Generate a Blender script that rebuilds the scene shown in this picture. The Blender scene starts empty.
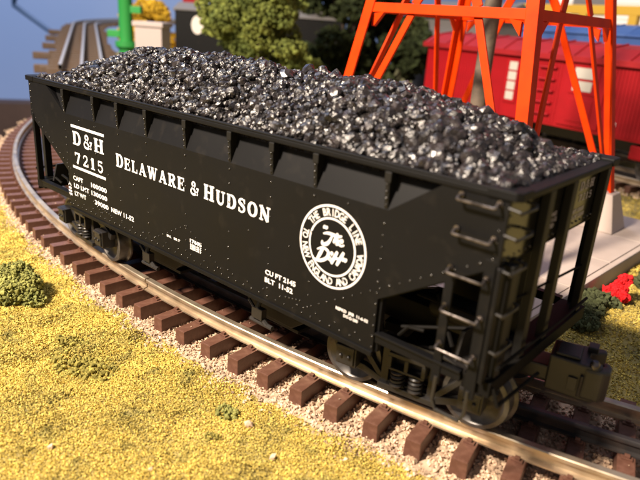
import bpy, bmesh, math, random
import numpy as np
from mathutils import Vector, Matrix, Euler

S = 0.001                       # everything below is written in millimetres
rng = np.random.default_rng(7)
random.seed(7)
scene = bpy.context.scene
col = scene.collection

# ------------------------------------------------------------------ camera
CAM = (155.87, -145.68, 100.61)
YAW, PITCH, ROLL, FPX = -0.7053, 0.3483, 0.0700, 605.1
cyw, syw, cp, sp = math.cos(YAW), math.sin(YAW), math.cos(PITCH), math.sin(PITCH)
fwd = Vector((syw * cp, cyw * cp, -sp)); rgt = Vector((cyw, -syw, 0)); upv = rgt.cross(fwd)
cr, sr = math.cos(ROLL), math.sin(ROLL)
rgt, upv = cr * rgt + sr * upv, -sr * rgt + cr * upv
cam = bpy.data.cameras.new('camera'); cam_o = bpy.data.objects.new('camera', cam); col.objects.link(cam_o)
m = Matrix((rgt, upv, -fwd)).transposed().to_4x4(); m.translation = Vector(CAM) * S
cam_o.matrix_world = m
cam.sensor_width = 36; cam.lens = 36 * FPX / 640
cam.clip_start = 0.005; cam.clip_end = 60
cam.dof.use_dof = True; cam.dof.focus_distance = 0.215; cam.dof.aperture_fstop = 18
scene.camera = cam_o

# ------------------------------------------------------------------ world and lamps (an indoor layout lit by one warm lamp)
w = bpy.data.worlds.new('World'); scene.world = w; w.use_nodes = True
bg = w.node_tree.nodes['Background']; bg.inputs[0].default_value = (0.80, 0.79, 0.90, 1); bg.inputs[1].default_value = 0.23

def area_lamp(name, loc, target, power, size, color):
    l = bpy.data.lights.new(name, 'AREA'); l.shape = 'DISK'; l.size = size; l.energy = power; l.color = color
    o = bpy.data.objects.new(name, l); col.objects.link(o)
    o.location = Vector(loc) * S
    o.rotation_euler = (Vector(target) - Vector(loc)).to_track_quat('-Z', 'Y').to_euler()
    return o
area_lamp('key_lamp', (-140, -560, 650), (-20, 40, 10), 27.0, 0.11, (1.0, 0.84, 0.67))
area_lamp('wall_fill', (-760, 150, 1250), (-1300, 700, 120), 15.0, 0.6, (0.86, 0.90, 1.0))  # added fill without a visible source, aimed to brighten the blue wall

scene.view_settings.view_transform = 'Standard'; scene.view_settings.look = 'None'
scene.view_settings.exposure = 0.0; scene.view_settings.gamma = 1.0
scene.view_settings.use_curve_mapping = False
scene.cycles.max_bounces = 6; scene.cycles.use_denoising = True

# ------------------------------------------------------------------ materials
MATS = {}
def mat(name, color, rough=0.5, metal=0.0, spec=0.5, noise=None, bump=None, coat=0.0, island=0.0, wear=None, noise2=None):
    """noise=(scale per metre, colour2, lo, hi); bump=(scale, strength, distance); wear=(scale, lo, hi) roughness variation"""
    if name in MATS: return MATS[name]
    M = bpy.data.materials.new(name); M.use_nodes = True
    nt = M.node_tree; b = nt.nodes['Principled BSDF']
    b.inputs['Base Color'].default_value = (*color, 1); b.inputs['Roughness'].default_value = rough
    b.inputs['Metallic'].default_value = metal; b.inputs['Specular IOR Level'].default_value = spec
    b.inputs['Coat Weight'].default_value = coat; b.inputs['Coat Roughness'].default_value = 0.12
    tc = nt.nodes.new('ShaderNodeTexCoord')
    src = None
    if noise:
        n = nt.nodes.new('ShaderNodeTexNoise'); n.inputs['Scale'].default_value = noise[0]; n.inputs['Detail'].default_value = 5
        nt.links.new(tc.outputs['Object'], n.inputs['Vector'])
        r = nt.nodes.new('ShaderNodeMapRange'); r.inputs[1].default_value = noise[2]; r.inputs[2].default_value = noise[3]
        nt.links.new(n.outputs['Fac'], r.inputs[0])
        mx = nt.nodes.new('ShaderNodeMix'); mx.data_type = 'RGBA'
        mx.inputs[6].default_value = (*color, 1); mx.inputs[7].default_value = (*noise[1], 1)
        nt.links.new(r.outputs[0], mx.inputs[0]); src = mx.outputs[2]
    if noise2:
        n = nt.nodes.new('ShaderNodeTexNoise'); n.inputs['Scale'].default_value = noise2[0]; n.inputs['Detail'].default_value = 3
        nt.links.new(tc.outputs['Object'], n.inputs['Vector'])
        r = nt.nodes.new('ShaderNodeMapRange'); r.inputs[1].default_value = noise2[2]; r.inputs[2].default_value = noise2[3]
        nt.links.new(n.outputs['Fac'], r.inputs[0])
        mx = nt.nodes.new('ShaderNodeMix'); mx.data_type = 'RGBA'; mx.inputs[7].default_value = (*noise2[1], 1)
        nt.links.new(src, mx.inputs[6]); nt.links.new(r.outputs[0], mx.inputs[0]); src = mx.outputs[2]
    if island:
        g = nt.nodes.new('ShaderNodeNewGeometry')
        r = nt.nodes.new('ShaderNodeMapRange'); r.inputs[3].default_value = 1 - island; r.inputs[4].default_value = 1 + island
        nt.links.new(g.outputs['Random Per Island'], r.inputs[0])
        h = nt.nodes.new('ShaderNodeHueSaturation')
        if src: nt.links.new(src, h.inputs['Color'])
        else: h.inputs['Color'].default_value = (*color, 1)
        nt.links.new(r.outputs[0], h.inputs['Value']); src = h.outputs['Color']
    if src: nt.links.new(src, b.inputs['Base Color'])
    if wear:
        n = nt.nodes.new('ShaderNodeTexNoise'); n.inputs['Scale'].default_value = wear[0]; n.inputs['Detail'].default_value = 6
        nt.links.new(tc.outputs['Object'], n.inputs['Vector'])
        r = nt.nodes.new('ShaderNodeMapRange'); r.inputs[1].default_value = 0.3; r.inputs[2].default_value = 0.7
        r.inputs[3].default_value = wear[1]; r.inputs[4].default_value = wear[2]
        nt.links.new(n.outputs['Fac'], r.inputs[0]); nt.links.new(r.outputs[0], b.inputs['Roughness'])
    if bump:
        n = nt.nodes.new('ShaderNodeTexNoise'); n.inputs['Scale'].default_value = bump[0]; n.inputs['Detail'].default_value = 4
        nt.links.new(tc.outputs['Object'], n.inputs['Vector'])
        bp = nt.nodes.new('ShaderNodeBump'); bp.inputs['Strength'].default_value = bump[1]; bp.inputs['Distance'].default_value = bump[2]
        nt.links.new(n.outputs['Fac'], bp.inputs['Height']); nt.links.new(bp.outputs[0], b.inputs['Normal'])
    MATS[name] = M
    return M

black = mat('black_paint', (0.0028, 0.0028, 0.0034), 0.54, spec=0.22, noise=(190, (0.010, 0.0085, 0.0075), .58, .80), wear=(45, .49, .59), bump=(900, .04, .0001))
rivet_m = mat('rivet_paint', (0.02, 0.018, 0.016), 0.22, spec=1.0)
satin = mat('satin_black', (0.005, 0.0045, 0.0045), 0.16, spec=1.0, noise=(120, (0.010, 0.008, 0.008), .5, .8), wear=(60, .12, .22))
dull = mat('dull_black', (0.006, 0.0055, 0.005), 0.6, spec=0.08)
matte = mat('matte_black', (0.005, 0.0046, 0.0042), 0.55, spec=0.35)
iron = mat('dark_iron', (0.015, 0.0138, 0.0135), 0.42, spec=0.55, noise=(180, (0.024, 0.02, 0.018), .5, .8), bump=(1200, .15, .0001))
steel = mat('wheel_steel', (0.12, 0.112, 0.108), 0.38, metal=0.65, noise=(250, (0.06, 0.054, 0.05), .45, .7))
white = mat('white_print', (0.82, 0.80, 0.80), 0.5)
glare_print = mat('grey_print', (0.42, 0.38, 0.42), 0.5)  # white end letters greyed to mauve, the end sheet's reflections put into the colour
nickel = mat('nickel_rail', (0.68, 0.57, 0.43), 0.36, metal=0.85, noise=(120, (0.42, 0.32, 0.22), .45, .78), wear=(90, .26, .48))
blackrail = mat('blackened_rail', (0.05, 0.045, 0.045), 0.4, metal=0.5, noise=(150, (0.10, 0.08, 0.07), .5, .8))
tie_m = mat('brown_tie', (0.098, 0.042, 0.027), 0.48, noise=(420, (0.150, 0.072, 0.050), .45, .78), bump=(700, .25, .0003))
coal_m = mat('coal', (0.010, 0.008, 0.0078), 0.3, spec=0.68, noise=(260, (0.026, 0.020, 0.019), .42, .7), wear=(500, .17, .42), bump=(1500, .5, .0005), island=0.5)
ballast_m = mat('ballast', (0.56, 0.41, 0.29), 0.85, noise=(300, (0.34, 0.235, 0.155), .42, .70), island=0.5)
soil_m = mat('soil', (0.36, 0.28, 0.085), 0.95, noise=(60, (0.18, 0.15, 0.05), .45, .7), bump=(1500, .8, .0008))
turf_m = mat('turf', (0.55, 0.415, 0.095), 0.9, spec=0.2, noise=(60, (0.33, 0.265, 0.070), .45, .72), island=0.42, noise2=(130, (0.19, 0.172, 0.052), .56, .78))
bush_m = mat('bush_green', (0.25, 0.245, 0.070), 0.9, spec=0.2, noise=(160, (0.15, 0.16, 0.048), .4, .7), island=0.4)
olive_m = mat('olive_turf', (0.23, 0.195, 0.045), 0.9, spec=0.2, island=0.4)
dkbush_m = mat('dark_bush', (0.06, 0.068, 0.030), 0.9, spec=0.2, island=0.4)
red_flower = mat('red_flower', (0.62, 0.010, 0.014), 0.8, spec=0.3, island=0.25)
tree_m = mat('tree_yellow_green', (0.175, 0.200, 0.045), 0.9, spec=0.2, noise=(40, (0.08, 0.108, 0.028), .4, .7), island=0.35)
darktree_m = mat('tree_dark', (0.026, 0.034, 0.014), 0.95, spec=0.1, noise=(20, (0.055, 0.060, 0.022), .5, .75), island=0.5)
goldtree_m = mat('tree_gold', (0.52, 0.32, 0.025), 0.9, spec=0.2, island=0.35)
bark = mat('bark', (0.09, 0.06, 0.04), 0.9)
orange = mat('orange_paint', (0.70, 0.044, 0.001), 0.5, spec=0.10, noise=(90, (0.60, 0.034, 0.001), .45, .7))
concrete = mat('concrete', (0.47, 0.39, 0.345), 0.75, noise=(45, (0.39, 0.32, 0.28), .45, .75), bump=(400, .15, .0003))
pipe_m = mat('grey_pipe', (0.14, 0.105, 0.075), 0.7, noise=(200, (0.07, 0.055, 0.04), .4, .7))
red_m = mat('red_paint', (0.33, 0.006, 0.011), 0.5, spec=0.25, noise=(60, (0.28, 0.0055, 0.010), .45, .7))
red_roof = mat('red_roof', (0.30, 0.010, 0.014), 0.55, spec=0.3, noise=(40, (0.24, 0.009, 0.012), .4, .7))
pane_m = mat('window_pane', (0.50, 0.47, 0.42), 0.3)
blue_m = mat('blue_paint', (0.035, 0.085, 0.26), 0.5, noise=(50, (0.06, 0.12, 0.32), .45, .7))
yellow_m = mat('yellow_paint', (0.55, 0.33, 0.03), 0.6)
cream_m = mat('white_clapboard', (0.78, 0.72, 0.66), 0.6)
grey_m = mat('grey_roof', (0.16, 0.15, 0.15), 0.8)
green_m = mat('green_paint', (0.03, 0.30, 0.06), 0.45)
trestle_m = mat('trestle_wood', (0.105, 0.072, 0.052), 0.85, noise=(150, (0.10, 0.06, 0.035), .4, .7))
tin_m = mat('grey_rail', (0.42, 0.40, 0.39), 0.45, metal=0.5)
wall_m = mat('blue_wall', (0.21, 0.33, 0.64), 0.85, noise=(2.0, (0.25, 0.36, 0.66), .35, .7))
floor_m = mat('dark_floor', (0.05, 0.035, 0.028), 0.8, noise=(6, (0.08, 0.05, 0.04), .4, .7))
fascia_m = mat('fascia', (0.10, 0.06, 0.04), 0.8)
cable_m = mat('blue_cable', (0.03, 0.08, 0.20), 0.5)

# ------------------------------------------------------------------ mesh helpers
class MB:
    def __init__(s): s.v = []; s.f = []
    def add(s, V, F):
        n = len(s.v); s.v += [tuple(x) for x in V]; s.f += [tuple(i + n for i in f) for f in F]; return s
    def box(s, x0, x1, y0, y1, z0, z1):
        V = [(x0,y0,z0),(x1,y0,z0),(x1,y1,z0),(x0,y1,z0),(x0,y0,z1),(x1,y0,z1),(x1,y1,z1),(x0,y1,z1)]
        return s.add(V, [(3,2,1,0),(4,5,6,7),(0,1,5,4),(1,2,6,5),(2,3,7,6),(3,0,4,7)])
    def hexa(s, V):    # 8 corner points, bottom ring then top ring
        return s.add(V, [(3,2,1,0),(4,5,6,7),(0,1,5,4),(1,2,6,5),(2,3,7,6),(3,0,4,7)])
    def prism(s, pts, axis, a, b):
        """polygon pts (2D, any winding) extruded from a to b along axis ('x','y','z')"""
        def P(u, v, c): return {'x': (c, u, v), 'y': (u, c, v), 'z': (u, v, c)}[axis]
        n = len(pts)
        V = [P(u, v, a) for u, v in pts] + [P(u, v, b) for u, v in pts]
        F = [tuple(range(n)), tuple(range(2*n-1, n-1, -1))] + [(i, (i+1) % n, n+(i+1) % n, n+i)[::-1] for i in range(n)]
        return s.add(V, F)
    def tube(s, pts, r, n=8, cap=True):
        pts = [Vector(p) for p in pts]; rings = []
        rr = r if isinstance(r, (list, tuple)) else [r] * len(pts)
        prev = None
        for i, p in enumerate(pts):
            d = (pts[min(i+1, len(pts)-1)] - pts[max(i-1, 0)]).normalized()
            if prev is None:
                a = Vector((0,0,1)) if abs(d.z) < .9 else Vector((1,0,0))
                u = d.cross(a).normalized()
            else:
                u = (prev - d * prev.dot(d)).normalized()
            prev = u; v = d.cross(u)
            rings.append([p + (u*math.cos(2*math.pi*k/n) + v*math.sin(2*math.pi*k/n)) * rr[i] for k in range(n)])
        V = [q for R in rings for q in R]; F = []
        for i in range(len(pts)-1):
            for k in range(n):
                F.append((i*n+k, i*n+(k+1) % n, (i+1)*n+(k+1) % n, (i+1)*n+k))
        if cap: F += [tuple(range(n))[::-1], tuple((len(pts)-1)*n+k for k in range(n))]
        return s.add(V, F)
    def lathe(s, prof, axis='z', c=(0,0,0), n=32):
        """prof: (radius, height) pairs"""
        V = []; F = []
        for r, h in prof:
            for k in range(n):
                a = 2*math.pi*k/n; u, v = r*math.cos(a), r*math.sin(a)
                p = {'z': (u, v, h), 'y': (u, h, v), 'x': (h, u, v)}[axis]
                V.append((p[0]+c[0], p[1]+c[1], p[2]+c[2]))
        for i in range(len(prof)-1):
            for k in range(n): F.append((i*n+k, i*n+(k+1) % n, (i+1)*n+(k+1) % n, (i+1)*n+k))
        F += [tuple(range(n))[::-1], tuple((len(prof)-1)*n+k for k in range(n))]
        return s.add(V, F)
    def strip2d(s, pts, w, axis, a, b):
        """polyline in a plane with width w extruded a..b along axis: a flat bar"""
        pts = [Vector(p) for p in pts]; L = []; R = []
        for i, p in enumerate(pts):
            d = (pts[min(i+1, len(pts)-1)] - pts[max(i-1, 0)]).normalized(); nrm = Vector((-d.y, d.x))
            L.append(p + nrm*w/2); R.append(p - nrm*w/2)
        return s.prism([tuple(q) for q in L] + [tuple(q) for q in R[::-1]], axis, a, b)
    def mesh(s, name, mtl, bevel=0, smooth=False, fixn=True):
        me = bpy.data.meshes.new(name)
        bm = bmesh.new()
        vs = [bm.verts.new((x*S, y*S, z*S)) for x, y, z in s.v]
        for f in s.f:
            try: bm.faces.new([vs[i] for i in f])
            except ValueError: pass
        if fixn: bmesh.ops.recalc_face_normals(bm, faces=bm.faces)
        if bevel:
            bmesh.ops.bevel(bm, geom=[e for e in bm.edges if len(e.link_faces) == 2 and e.calc_face_angle(0) > 0.5], offset=bevel*S, segments=2, affect='EDGES', profile=.6)
        if smooth:
            for f in bm.faces: f.smooth = True
            for e in bm.edges:
                if len(e.link_faces) == 2 and e.calc_face_angle(0) > 0.7: e.smooth = False
        bm.to_mesh(me); bm.free(); me.materials.append(mtl)
        return me
    def build(s, name, mtl, parent=None, bevel=0, smooth=False, loc=None, rz=0, fixn=True):
        return link(name, s.mesh(name, mtl, bevel, smooth, fixn), parent, loc, rz)

def link(name, me, parent=None, loc=None, rz=0):
    o = bpy.data.objects.new(name, me); col.objects.link(o)
    if parent is not None: o.parent = parent
    if loc is not None: o.location = Vector(loc) * S
    if rz: o.rotation_euler = (0, 0, rz)
    return o
def tag(o, label=None, cat=None, group=None, kind=None):
    if label: o['label'] = label
    if cat: o['category'] = cat
    if group: o['group'] = group
    if kind: o['kind'] = kind
    return o
def empty(name, loc=(0,0,0), rz=0):
    o = bpy.data.objects.new(name, None); col.objects.link(o); o.location = Vector(loc) * S; o.rotation_euler = (0, 0, rz)
    o.empty_display_size = .01
    return o
def np_mesh(name, V, F, mtl, smooth=False):
    """V (n,3) millimetres, F (m,3) triangles"""
    me = bpy.data.meshes.new(name)
    me.vertices.add(len(V)); me.vertices.foreach_set('co', (np.asarray(V, np.float64)*S).astype(np.float32).ravel())
    me.loops.add(len(F)*3); me.loops.foreach_set('vertex_index', np.asarray(F, np.int32).ravel())
    me.polygons.add(len(F)); me.polygons.foreach_set('loop_start', np.arange(0, len(F)*3, 3, dtype=np.int32))
    me.polygons.foreach_set('use_smooth', np.full(len(F), smooth))
    me.update(calc_edges=True); me.validate(); me.materials.append(mtl)
    return me
def ico(sub):
    bm = bmesh.new(); bmesh.ops.create_icosphere(bm, subdivisions=sub, radius=1)
    V = np.array([v.co[:] for v in bm.verts]); F = np.array([[v.index for v in f.verts] for f in bm.faces]); bm.free(); return V, F
OCTA = (np.array([(1,0,0),(-1,0,0),(0,1,0),(0,-1,0),(0,0,1),(0,0,-1)], float),
        np.array([(0,2,4),(2,1,4),(1,3,4),(3,0,4),(2,0,5),(1,2,5),(3,1,5),(0,3,5)]))
TETRA = (np.array([(1,1,1),(1,-1,-1),(-1,1,-1),(-1,-1,1)], float)*.75, np.array([(0,1,2),(0,3,1),(0,2,3),(1,3,2)]))
ICO1 = ico(1); ICO2 = ico(2)
def rotmats(n, r=rng):
    q = r.normal(size=(n,4)); q /= np.linalg.norm(q, axis=1)[:,None]; a,b,c,d = q.T
    return np.stack([np.stack([1-2*(c*c+d*d),2*(b*c-a*d),2*(b*d+a*c)],1),np.stack([2*(b*c+a*d),1-2*(b*b+d*d),2*(c*d-a*b)],1),np.stack([2*(b*d-a*c),2*(c*d+a*b),1-2*(b*b+c*c)],1)],1)
def scatter(P, sizes, tmpl=OCTA, jit=.3, flat=1.0, r=rng):
    """irregular grains of the template at points P"""
    V, F = tmpl; n = len(P); k = len(V)
    vv = V[None] * (1 + r.uniform(-jit, jit, (n, k, 1))) * r.uniform(.65, 1.2, (n, 1, 3))
    vv = np.einsum('nij,nkj->nki', rotmats(n, r), vv) * np.asarray(sizes)[:,None,None]
    vv[:,:,2] *= flat
    vv = vv + np.asarray(P)[:,None,:]
    ff = F[None] + (np.arange(n)*k)[:,None,None]
    return vv.reshape(-1,3), ff.reshape(-1,3)
def vnoise(x, y, scale, seed=0):
    """smooth value noise, arrays in, -1..1 out"""
    r = np.random.default_rng(seed); G = r.uniform(-1, 1, (64, 64))
    u, v = x/scale, y/scale; i, j = np.floor(u).astype(int), np.floor(v).astype(int); a, b = u-i, v-j
    a, b = a*a*(3-2*a), b*b*(3-2*b)
    g = lambda p, q: G[p % 64, q % 64]
    return (g(i,j)*(1-a)+g(i+1,j)*a)*(1-b)+(g(i,j+1)*(1-a)+g(i+1,j+1)*a)*b

# ------------------------------------------------------------------ the track circle
CX, CY, RC = -26.8, 618.2, 623.6
def arc(R, th, z=0.0): return (CX + R*math.sin(th), CY - R*math.cos(th), z)
def radius_of(x, y): return np.hypot(x-CX, y-CY)
RAD = math.radians

# ------------------------------------------------------------------ ground, wall, floor
GZ = -10.6
EDGE_R = 655.0
def on_table(x, y):
    r = radius_of(x, y)
    return (x > -292) | ((r < EDGE_R) & (y > 15)) | ((y > 420) & (x > -1500)) | ((x > -1500) & (y > 330) & (r < 3000) & (x < -560))
# base slab of the layout with its rounded corner along the outside of the curve
outl = [(900,-420), (900,1900), (-900,1900), (-900,700)]
for k in range(0, 40):
    th = -RAD(72) + k/39*(RAD(72)-RAD(24.2)); outl.append(arc(EDGE_R, th)[:2])
outl += [(-292, -420)]
slab = MB(); slab.prism(outl, 'z', -60, GZ-1.6)
ground = slab.build('ground', soil_m); tag(ground, kind='structure')
# relief of the scenery, a fine sheet over the slab where the photograph looks closely
def sheet(x0, x1, y0, y1, step, seed):
    xs = np.arange(x0, x1+.01, step); ys = np.arange(y0, y1+.01, step)
    X, Y = np.meshgrid(xs, ys, indexing='ij')
    Z = ground_z(X, Y)
    nx, ny = X.shape; idx = np.arange(nx*ny).reshape(nx, ny)
    q = np.stack([idx[:-1,:-1], idx[1:,:-1], idx[1:,1:], idx[:-1,1:]], -1).reshape(-1,4)
    cx = X[:-1,:-1].ravel()+step/2; cy = Y[:-1,:-1].ravel()+step/2
    keep = (cx > -291) | ((radius_of(cx, cy) < EDGE_R-1) & (cy > 15)); q = q[keep]
    F = np.concatenate([q[:,[0,1,2]], q[:,[0,2,3]]])
    return np.stack([X, Y, Z], -1).reshape(-1,3), F
def ground_z(X, Y):
    X = np.asarray(X, float); Y = np.asarray(Y, float)
    d = np.abs(radius_of(X, Y) - RC)
    z = GZ + 0.9*vnoise(X, Y, 38, 1) + 0.5*vnoise(X, Y, 13, 2) + .25*vnoise(X, Y, 5, 3)
    f = np.clip((d-38)/12, 0, 1)
    z = z*f + (GZ+.2)*(1-f)
    pad = np.clip(np.maximum(np.abs(X-0)-88, np.abs(Y-163)-98)/10, 0, 1)
    return z*pad + (GZ-.2)*(1-pad)
V, F = sheet(-360, 300, -200, 330, 2.5, 1)
terrain = link('terrain', np_mesh('terrain', V, F, soil_m, True)); tag(terrain, kind='structure')

wall = MB(); wn = Vector((-.86, .51)); wc = Vector((-1300, 780)); wt = Vector((-wn.y, wn.x))
a0, a1 = wc - wt*2600, wc + wt*2600
wall.prism([tuple(a0), tuple(a1), tuple(a1+wn*60), tuple(a0+wn*60)], 'z', -900, 2200)
wall_o = tag(wall.build('wall', wall_m), kind='structure')
wp = MB(); wp.prism([tuple(a0-wn*70), tuple(a1-wn*70), tuple(a1-wn*1), tuple(a0-wn*1)], 'z', -899, -140)
wp.build('lower_panel', mat('brown_panel', (0.085, 0.048, 0.036), 0.7, noise=(12, (0.06, 0.034, 0.026), .4, .7)), wall_o)  # plain brown panel, makes the foot of the wall darker than the blue
fl = MB(); fl.box(-4000, 3000, -3000, 4500, -960, -900); tag(fl.build('floor', floor_m), kind='structure')

# turf grains: far too many to count
def turf_points(n, x0, x1, y0, y1, r):
    x = r.uniform(x0, x1, n); y = r.uniform(y0, y1, n); d = np.abs(radius_of(x, y)-RC)
    ok = (d > 33.5 + 3.5*vnoise(x, y, 7, 9) + r.normal(0, 1.3, n)) & ((x > -291) | ((radius_of(x, y) < EDGE_R) & (y > 15)))
    ok &= ~((np.abs(x-0) < 89) & (np.abs(y-163) < 99))
    # only what can come into view
    dd = np.stack([x-CAM[0], y-CAM[1], np.full(n, GZ-CAM[2])], 1); zz = dd @ np.array(fwd); u = dd @ np.array(rgt)/zz; v = dd @ np.array(upv)/zz
    ok &= (zz > 20) & (np.abs(u) < .66) & (np.abs(v) < .56)
    return x[ok], y[ok]
x1_, y1_ = turf_points(560000, -300, 110, -150, 20, rng)
x2_, y2_ = turf_points(95000, 60, 260, 0, 330, rng)
x3_, y3_ = turf_points(16000, -60, 260, 250, 420, rng)
tx = np.concatenate([x1_, x2_, x3_]); ty = np.concatenate([y1_, y2_, y3_])
tz = ground_z(tx, ty)
clump = np.clip(vnoise(tx, ty, 6, 21)*.6 + vnoise(tx, ty, 15, 22)*.7, 0, 1)
dist = np.hypot(tx-CAM[0], ty-CAM[1])
size = rng.uniform(.17, .42, len(tx)) * np.clip(dist/180, .8, 1.7)
tz = tz + rng.uniform(0, .5, len(tx)) + clump*2.3*rng.uniform(.2, 1, len(tx))
V, F = scatter(np.stack([tx, ty, tz], 1), size, TETRA, .4)
tag(link('grass', np_mesh('grass', V, F, turf_m)), 'yellow-green foam turf covering the ground on both sides of the track', 'grass', kind='stuff')

SPACE_ = 12.45/RC
# ballast grains under and beside the ties
n = 90000
th = rng.uniform(RAD(-42), RAD(24), n); rr = RC + rng.uniform(-41, 41, n)
keep = np.abs(rr-RC) < 35 + rng.normal(0, 2.0, n) + 2.5*np.sin(th*90)
keep &= (rr > RC+14) | (rng.random(n) < .55)
th, rr = th[keep], rr[keep]
P = np.stack([CX+rr*np.sin(th), CY-rr*np.cos(th), np.full(len(th), GZ+.3)], 1)
P[:,2] += rng.uniform(0, .9, len(th)) - np.clip((np.abs(rr-RC)-28)/9, 0, 1)*.5
V, F = scatter(P, rng.uniform(.38, .82, len(th)), OCTA, .4)
k_ = 420; th2 = rng.uniform(RAD(-30), RAD(22), k_); rr2 = RC + rng.uniform(-28, 28, k_)
V2, F2 = scatter(np.stack([CX+rr2*np.sin(th2), CY-rr2*np.cos(th2), np.full(k_, -4.35)], 1), rng.uniform(.16, .34, k_), OCTA, .4)
V2 = V2[np.repeat(np.abs(((th2/SPACE_)+.5) % 1 - .5)*SPACE_*RC < 1.9, 6)]; F2 = (OCTA[1][None]+(np.arange(len(V2)//6)*6)[:,None,None]).reshape(-1,3)
F = np.concatenate([F, F2+len(V)]); V = np.concatenate([V, V2])
tt = np.linspace(RAD(-42), RAD(24), 260); ra = RC + np.array([-33, 0, 33.0])
BV = np.stack([CX+ra[None]*np.sin(tt)[:,None], CY-ra[None]*np.cos(tt)[:,None], np.full((260,3), GZ+.45)], -1).reshape(-1,3)
q = np.array([(i*3+j, i*3+j+1, i*3+j+4, i*3+j+3) for i in range(259) for j in range(2)])
F = np.concatenate([F, q[:,[0,1,2]]+len(V), q[:,[0,2,3]]+len(V)]); V = np.concatenate([V, BV])
tag(link('gravel', np_mesh('gravel', V, F, ballast_m)), 'fine pinkish white ballast gravel under and beside the curved track', 'gravel', kind='stuff')
# a few loose white stones out on the turf
for x, y, sz_, lab in ((49,-46,1.2,'tiny pale stone at the ballast border beside the green tuft'), (64,-51,1.0,'tiny pale stone on the turf nearest the ballast'),
                    (20,-90,.9,'tiny pale stone on the bare turf farthest from the track'), (45,-76,.8,'tiny pale stone alone in the middle of the lower turf')):
    V, F = scatter([(0,0,0)], [sz_], ICO1, .25)
    o = link('stone', np_mesh('stone', V, F, ballast_m), loc=(x, y, float(ground_z(x, y))+.9)); tag(o, lab, 'stone', 'pale stones scattered on the turf')

# ------------------------------------------------------------------ main track
track = empty('railway_track', arc(RC, 0, 0))
tag(track, 'curved three-rail model track with brown ties under the black hopper car', 'track')
TO = Vector(arc(RC, 0, 0))
def loc_rel(p, o): return (p[0]-o[0], p[1]-o[1], p[2]-o[2])
def rail_mesh(R, t0, t1, mtl, prof, name, n=160):
    b = MB(); k = len(prof)
    for i in range(n+1):
        th = t0+(t1-t0)*i/n
        for l, z in prof: b.v.append(loc_rel(arc(R+l, th, z), TO))
    for i in range(n):
        for j in range(k): b.f.append((i*k+j, i*k+(j+1) % k, (i+1)*k+(j+1) % k, (i+1)*k+j))
    b.f += [tuple(range(k))[::-1], tuple(n*k+j for j in range(k))]
    o = b.build(name, mtl, track, smooth=True)
    return o
PROF = [(-1.0,0),(1.0,0),(1.3,-.3),(1.3,-1.3),(.5,-1.6),(.5,-3.6),(2.0,-4.0),(2.0,-4.5),(-2.0,-4.5),(-2.0,-4.0),(-.5,-3.6),(-.5,-1.6),(-1.3,-1.3),(-1.3,-.3)]
PROFC = [(l*.8, z) for l, z in PROF]
T0, TJ, T1 = RAD(-70), RAD(-0.9), RAD(24)
for R, mtl in ((RC+17.25, nickel), (RC-17.25, nickel)):
    rail_mesh(R, T0, TJ-.0005, mtl, PROF, 'rail', 150); rail_mesh(R, TJ+.0005, T1, mtl, PROF, 'rail', 60)
rail_mesh(RC, T0, T1, blackrail, PROFC, 'center_rail', 190)
tb = MB()
hl, hw = 28.6, 2.25
tb.hexa([(-hw-.25,-hl-.2,GZ-.5),(hw+.25,-hl-.2,GZ-.5),(hw+.25,hl+.2,GZ-.5),(-hw-.25,hl+.2,GZ-.5),(-hw,-hl,-4.55),(hw,-hl,-4.55),(hw,hl,-4.55),(-hw,hl,-4.55)])
tie_me = tb.mesh('crosstie', tie_m, bevel=.25)
sb = MB()
for l in (-17.25, 17.25, 0):
    for s_ in (-1, 1):
        yy = l + s_*2.9
        sb.box(-1.5, 1.5, yy-.8, yy+.8, -4.7, -4.0); sb.box(-.7, .7, yy-.6, yy+.6, -4.2, -3.2)
spike_me = sb.mesh('rail_chairs', tie_m, bevel=.12)
SPACE = 12.45/RC
k0 = int(RAD(-62)/SPACE); k1 = int(RAD(23)/SPACE)
for k in range(k0, k1):
    th = k*SPACE + random.uniform(-.0004, .0004)
    t = link('crosstie', tie_me, track, loc_rel(arc(RC, th, 0), TO), th)
    c = link('rail_chairs', spike_me, t)

# ------------------------------------------------------------------ the hopper car
L2, W2, ZT, ZB, ZS1, ZS2, XB = 108.0, 31.2, 70.8, 20.7, 54.4, 36.2, 78.6
ZM = 59.5                                     # foot of the inclined upper strip
car = empty('hopper_car', (0,0,0))
tag(car, 'black open coal hopper car with white lettering and round emblem on the curved track', 'hopper car')

# --- lettering -------------------------------------------------------------
LEV = [0]
def ribbon(b, pts, wd, plane):
    """flat stroke; plane maps (x, z, level) to a point"""
    LEV[0] = (LEV[0]+1) % 9; lv = LEV[0]
    pts = [Vector(p) for p in pts]; n = len(pts)
    ws = wd if isinstance(wd, (list, tuple)) else [wd]*n
    n0 = len(b.v)
    for i, p in enumerate(pts):
        closed = n > 3 and (pts[0]-pts[-1]).length < 1e-6
        if closed and i in (0, n-1): d = pts[1]-pts[-2]
        else: d = pts[min(i+1, n-1)]-pts[max(i-1, 0)]
        d.normalize(); nr = Vector((-d.y, d.x))*ws[i]/2
        b.v.append(plane(*(p+nr), lv)); b.v.append(plane(*(p-nr), lv))
    for i in range(n-1): b.f.append((n0+2*i, n0+2*i+1, n0+2*i+3, n0+2*i+2))
def ell(cx, cy, rx, ry, a0, a1, n=20): return [(cx+rx*math.cos(RAD(a0+(a1-a0)*i/n)), cy+ry*math.sin(RAD(a0+(a1-a0)*i/n))) for i in range(n+1)]
def wide(n, lo, hi, f=lambda t: math.sin(math.pi*t)): return [lo+(hi-lo)*f(i/n) for i in range(n+1)]
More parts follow.
